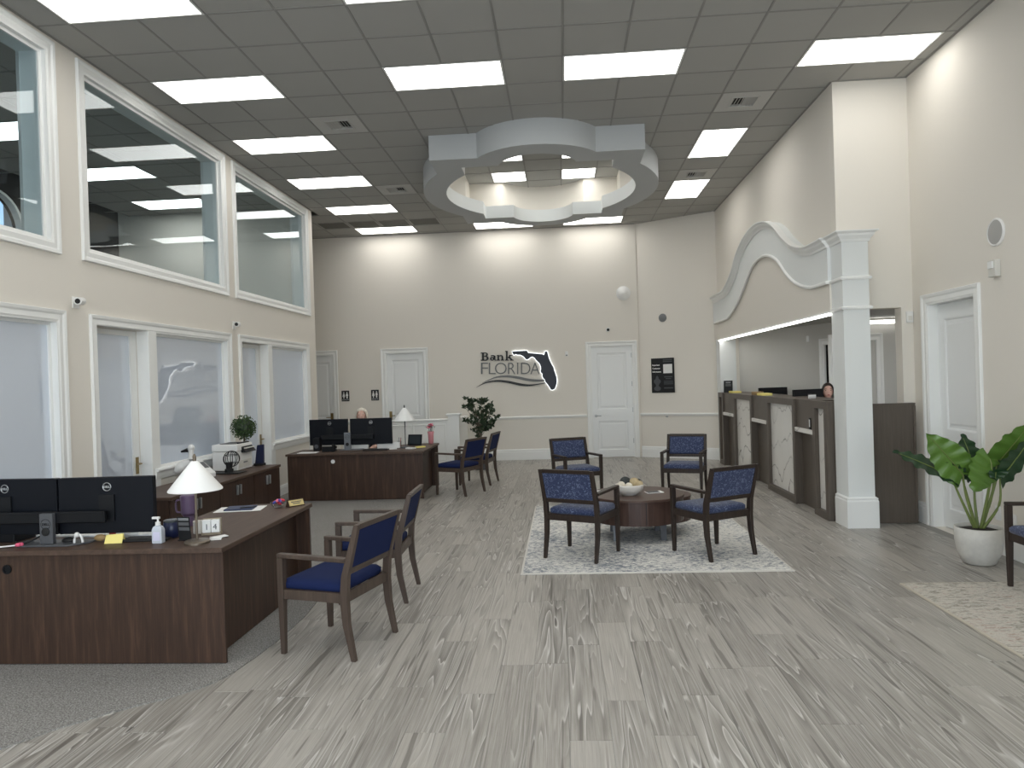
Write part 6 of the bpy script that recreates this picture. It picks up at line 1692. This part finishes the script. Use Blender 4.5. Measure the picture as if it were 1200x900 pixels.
boxdev(fRt, 6.80, 0.36, 0.085, 0.125, 0.008, 'wall_plate', 'white wall plate on the right wall behind the planter, left one', 'wall plate', M_white, SWP)
boxdev(fRt, 6.58, 0.33, 0.085, 0.125, 0.008, 'wall_plate', 'white wall plate on the right wall behind the planter, right one', 'wall plate', M_white, SWP)
boxdev(fN, 3.83, 0.55, 0.075, 0.12, 0.008, 'wall_plate', 'white outlet plate on the narrow wall between gate and door', 'wall plate', M_white, [(-0.2, 0.2, 0.08, 0.35, 0.003, M_offw, 'socket'), (-0.2, 0.2, -0.35, -0.08, 0.003, M_offw, 'socket')])
boxdev(fN, 3.845, 2.26, 0.07, 0.125, 0.03, 'motion_sensor', 'white sensor box on the narrow wall over the gate', 'sensor', M_white, [(-0.3, 0.3, -0.3, 0.1, 0.004, M_offw, 'lens')])
boxdev(fB, 0.10, 2.225, 0.06, 0.10, 0.03, 'motion_sensor', 'small white sensor right of the lit sign', 'sensor', M_white, [(-0.3, 0.3, -0.45, -0.2, 0.004, M_grey, 'lens')])
for x, z, fn, lab in ((0.985, 2.70, fB, 'small white dome camera above the white back door'),):
    og = fn(x, z, 0); t = thing('dome_camera', lab, 'camera', og)
    MB().lathe([(0.045, 0), (0.045, 0.03), (0.04, 0.035)], (0, 0, 0), 18, lambda a, b, h: fn(x + a, z + b, h)).build('base', M_white, t, origin=og)
    MB().ball((0, 0, 0), 0.03, 12, 8, fn=lambda a, b, h: fn(x + a, z + b, 0.035 + h)).build('dome', M_black, t, smooth=True, origin=og)
og = fA(0.62, 0.86, 0); t = thing('door_stop', 'small steel knob on the angled wall under the chair rail', 'knob', og)
MB().lathe([(0.02, 0), (0.02, 0.006), (0.008, 0.01), (0.008, 0.04), (0.016, 0.045), (0.016, 0.06)], (0, 0, 0), 12, lambda a, b, h: fA(0.62 + a, 0.855 + b, h)).build('knob', M_silver, t, origin=og)
for y, z, lab in ((6.385, 2.555, 'white bullet camera on the left wall beside the first frosted window'), (9.62, 2.585, 'white bullet camera on the left wall between the frosted units')):
    og = (LX, y, z); t = thing('bullet_camera', lab, 'camera', og, group='white bullet cameras')
    MB().box(LX + 0.0005, LX + 0.012, y - 0.045, y + 0.045, z - 0.06, z + 0.045).build('mount', M_white, t, bevel=0.003, origin=og)
    MB().tube([(LX + 0.012, y, z), (LX + 0.05, y, z)], 0.016, 10).build('arm', M_white, t, origin=og)
    MB().tube([(LX + 0.05, y + 0.03, z + 0.008), (LX + 0.06, y - 0.05, z), ], 0.036, 14).build('barrel', M_white, t, origin=og)
    MB().tube([(LX + 0.06, y - 0.05, z), (LX + 0.0605, y - 0.054, z)], 0.024, 14).build('lens', M_blackm, t, origin=og)
og = (4.0, 12.2, 2.2)
o = MB().box(-0.04, 0.04, -0.03, 0.03, -0.05, 0.05).build('motion_sensor', M_white, bevel=0.008); at(o, (4.02, 12.05, 2.22), 20); tag(o, 'white sensor on the back wall of the teller room', 'sensor')

# ================================================================== PEOPLE
def skin_mesh(verts, edges, radii, root, mm, name, parent, sub=2):
    me = bpy.data.meshes.new(name); me.from_pydata(verts, edges, [])
    o = bpy.data.objects.new(name, me); COL.objects.link(o)
    sk = o.modifiers.new('skin', 'SKIN'); sk.use_smooth_shade = True
    ly = me.skin_vertices[0] if me.skin_vertices else None
    if ly is None:
        bm = bmesh.new(); bm.from_mesh(me); bm.verts.layers.skin.verify(); bm.to_mesh(me); bm.free(); ly = me.skin_vertices[0]
    for i, r_ in enumerate(radii):
        ly.data[i].radius = (r_, r_) if not isinstance(r_, tuple) else r_
        ly.data[i].use_root = (i == root)
    ss = o.modifiers.new('sub', 'SUBSURF'); ss.levels = sub; ss.render_levels = sub
    dg = bpy.context.evaluated_depsgraph_get()
    m2 = bpy.data.meshes.new_from_object(o.evaluated_get(dg)); bpy.data.objects.remove(o)
    m2.materials.clear(); m2.materials.append(mm)
    for p in m2.polygons: p.use_smooth = True
    return m2
def head_mesh(c, s_=1.0):
    """egg head with brow, eye sockets, nose, lips, chin; faces -y"""
    mb = MB(); seg, rg = 28, 22
    for i in range(rg + 1):
        ph_ = math.pi * i / rg
        for j in range(seg):
            th = 2 * math.pi * j / seg
            x, y, z = math.sin(ph_) * math.sin(th), -math.sin(ph_) * math.cos(th), -math.cos(ph_)
            wx = 0.074 * (1 - 0.22 * max(0, -z) ** 1.5); wy = 0.095 * (1 - 0.12 * max(0, -z))
            X_, Y_, Z_ = x * wx, y * wy + (-0.010 if z < -0.3 and y < 0 else 0), z * 0.115
            if y < 0:
                g = lambda cx, cz, sx, sz: math.exp(-((X_ - cx) / sx) ** 2 - ((Z_ - cz) / sz) ** 2)
                Y_ -= 0.024 * g(0, -0.018, 0.011, 0.022) + 0.006 * g(0, -0.058, 0.022, 0.009) + 0.010 * g(0, -0.098, 0.02, 0.018) + 0.005 * g(0, 0.03, 0.045, 0.012)
                Y_ += 0.010 * (g(0.030, 0.010, 0.016, 0.011) + g(-0.030, 0.010, 0.016, 0.011))
            mb.v.append((c[0] + X_ * s_, c[1] + Y_ * s_, c[2] + Z_ * s_))
    for i in range(rg):
        for j in range(seg): mb.f.append((i * seg + j, i * seg + (j + 1) % seg, (i + 1) * seg + (j + 1) % seg, (i + 1) * seg + j))
    for s2_ in (-1, 1):
        mb.ball((c[0] + s2_ * 0.074 * s_, c[1] + 0.012, c[2] - 0.005), 0.028 * s_, 8, 6, (0.35, 0.7, 1.1))
    return mb
def person(loc, rz, label, seated, hip, height, hair_m, top_m, long_hair, full=1.0):
    """faces local -y"""
    t = thing('person', label, 'person', loc, R(rz))
    k = height
    sh = hip + 0.46; hz = sh + 0.245      # shoulder line, head centre
    V, E, Q = [], [], []
    def v(p, r_, par=None):
        V.append(p); Q.append(r_)
        if par is not None: E.append((par, len(V) - 1))
        return len(V) - 1
    pel = v((0, 0, hip), 0.125)
    wst = v((0, 0, hip + 0.18), 0.105, pel); chs = v((0, 0, hip + 0.34), 0.118, wst); nb = v((0, 0.0, sh + 0.02), 0.07, chs); nk = v((0, -0.01, sh + 0.10), 0.048, nb); hd = v((0, -0.015, sh + 0.19), 0.05, nk)
    torso_n = len(V)
    arms = []
    for s_ in (-1, 1):
        a = v((s_ * 0.155, 0, sh - 0.02), 0.055, chs); b = v((s_ * 0.20, -0.04, sh - 0.27), 0.042, a); c = v((s_ * 0.15, -0.28, sh - 0.30 if seated else hip + 0.13), 0.032, b); d = v((s_ * 0.14, -0.36, sh - 0.305 if seated else hip + 0.12), (0.020, 0.036), c)
        wz = V[d][2]
        for q, (dx, ln) in enumerate(((-0.027, 0.070), (-0.009, 0.082), (0.009, 0.078), (0.027, 0.062))):
            f0 = v((s_ * 0.14 + dx, -0.40, wz), 0.0085, d); f1 = v((s_ * 0.14 + dx * 1.15, -0.40 - ln * 0.55, wz - 0.004), 0.008, f0); v((s_ * 0.14 + dx * 1.2, -0.40 - ln, wz - 0.022), 0.0065, f1)
        f0 = v((s_ * 0.14 - s_ * 0.035, -0.35, wz - 0.006), 0.010, d); v((s_ * 0.14 - s_ * 0.058, -0.385, wz - 0.014), 0.008, f0)
    for s_ in (-1, 1):
        if seated:
            a = v((s_ * 0.09, -0.02, hip - 0.03), 0.085, pel); b = v((s_ * 0.10, -0.42, hip - 0.03), 0.058, a); c = v((s_ * 0.10, -0.40, 0.09), 0.040, b); v((s_ * 0.11, -0.55, 0.035), 0.032, c)
        else:
            a = v((s_ * 0.09, 0, hip - 0.08), 0.085, pel); b = v((s_ * 0.095, -0.01, hip * 0.52), 0.056, a); c = v((s_ * 0.095, 0.02, 0.09), 0.040, b); v((s_ * 0.10, -0.12, 0.035), 0.032, c)
    me = skin_mesh(V, E, Q, 0, M_skin, 'body', t)
    # join the head into the body mesh
    hb = head_mesh((0, -0.02, hz))
    n0 = len(me.vertices)
    vs = [tuple(q.co) for q in me.vertices] + hb.v; fs = [tuple(p.vertices) for p in me.polygons] + [tuple(n0 + i for i in f) for f in hb.f]
    m3 = bpy.data.meshes.new('body'); m3.from_pydata(vs, [], fs); m3.materials.append(M_skin)
    for p in m3.polygons: p.use_smooth = True
    body = bpy.data.objects.new('body', m3); COL.objects.link(body); body.parent = t
    # blouse and slacks follow the body
    tv, te, tr = [(0, 0, hip), (0, 0, hip + 0.18), (0, 0, hip + 0.34), (0, 0, sh + 0.015)], [(0, 1), (1, 2), (2, 3)], [0.138, 0.118, 0.132, 0.082]
    for s_ in (-1, 1):
        n = len(tv); tv += [(s_ * 0.155, 0, sh - 0.02), (s_ * 0.20, -0.04, sh - 0.27)]; te += [(2, n), (n, n + 1)]; tr += [0.066, 0.054]
    o = bpy.data.objects.new('blouse', skin_mesh(tv, te, tr, 0, top_m, 'blouse', t)); COL.objects.link(o); o.parent = t
    lv, le, lr = [(0, 0, hip + 0.02)], [], [0.142]
    for s_ in (-1, 1):
        n = len(lv)
        if seated: lv += [(s_ * 0.09, -0.02, hip - 0.03), (s_ * 0.10, -0.42, hip - 0.03), (s_ * 0.10, -0.40, 0.11)]
        else: lv += [(s_ * 0.09, 0, hip - 0.08), (s_ * 0.095, -0.01, hip * 0.52), (s_ * 0.095, 0.02, 0.10)]
        le += [(0, n), (n, n + 1), (n + 1, n + 2)]; lr += [0.096, 0.070, 0.056]
    o = bpy.data.objects.new('slacks', skin_mesh(lv, le, lr, 0, M_slacks, 'slacks', t)); COL.objects.link(o); o.parent = t
    for s_ in (-1, 1):
        MB().ball((s_ * 0.030, -0.096, hz + 0.010), 0.011, 10, 8, (1.1, 0.6, 0.62)).build('eye', M_eye, t, smooth=True)
        MB().tube([(s_ * 0.014, -0.108, hz + 0.029), (s_ * 0.032, -0.108, hz + 0.034), (s_ * 0.050, -0.094, hz + 0.028)], 0.0032, 6).build('eyebrow', hair_m, t)
    MB().ball((0, -0.116, hz - 0.055), 0.020, 12, 6, (1.05, 0.28, 0.36)).build('lips', M_lip, t, smooth=True)
    # hair: shell over the skull, open at the face
    mb = MB(); seg = 40; rows = 14
    for i in range(rows + 1):
        u = i / rows
        for j in range(seg):
            th = 2 * math.pi * j / seg; face = max(0.0, math.cos(th))   # 1 at the face
            low_ = 0.050 - 0.0 if face > 0.5 else 0.0
            zmin = (0.082 - 0.08 * (1 - face) if face > 0.74 else (0.06 - (0.74 - face) / 0.26 * (0.16 if long_hair else 0.10) if face > 0.48 else (-0.20 if long_hair else -0.085)))
            zmax = 0.128
            z = zmax + (zmin - zmax) * u
            zz = max(-1, min(1, z / 0.128)); rad = math.sqrt(max(0, 1 - zz * zz)) if z > 0 else 1.0
            if z <= 0: rad = 1.0 + 0.10 * min(1, -z / 0.1) - (0.25 * max(0, -z - 0.1) / 0.1)
            rip = 1 + 0.02 * math.sin(th * 13 + u * 4)
            mb.v.append((math.sin(th) * 0.086 * full * rad * rip, -0.02 + 0.004 - math.cos(th) * 0.106 * rad * rip, hz + z))
    for i in range(rows):
        for j in range(seg): mb.f.append((i * seg + j, i * seg + (j + 1) % seg, (i + 1) * seg + (j + 1) % seg, (i + 1) * seg + j))
    mb.f.append(tuple(range(seg)))
    mb.build('hair', hair_m, t, smooth=True)
    return t
person((-3.30, 11.62, 0), 8, 'woman with pale blond hair sitting behind the far monitors', True, 0.50, 1.25, M_blond, M_navytop, True, 1.2)
person((3.885, 10.92, 0), -14, 'dark haired woman in pink standing behind the teller counter by the column', False, 0.69, 1.55, M_brown, M_pinktop, True)
t = thing('office_chair', 'black office chair under the woman at the far desk', 'chair', (-3.30, 11.70, 0), R(8))
MB().box(-0.23, 0.23, -0.24, 0.22, 0.315, 0.365).build('seat', M_blackm, t, bevel=0.02)
MB().box(-0.20, 0.20, 0.24, 0.29, 0.42, 0.90).build('backrest', M_blackm, t, bevel=0.02)
MB().box(-0.03, 0.03, 0.20, 0.25, 0.30, 0.60).build('back_bracket', M_dgrey, t)
MB().lathe([(0.03, 0.06), (0.03, 0.315)], (0, 0, 0), 12).build('column', M_dgrey, t)
for k in range(5):
    a = k * 2 * math.pi / 5 + 0.3
    MB().beam((0, 0, 0.075), (0.28 * math.cos(a), 0.28 * math.sin(a), 0.06), 0.05, 0.03).build('leg', M_dgrey, t)
    MB().ball((0.28 * math.cos(a), 0.28 * math.sin(a), 0.028), 0.028, 8, 6).build('caster', M_blackm, t)
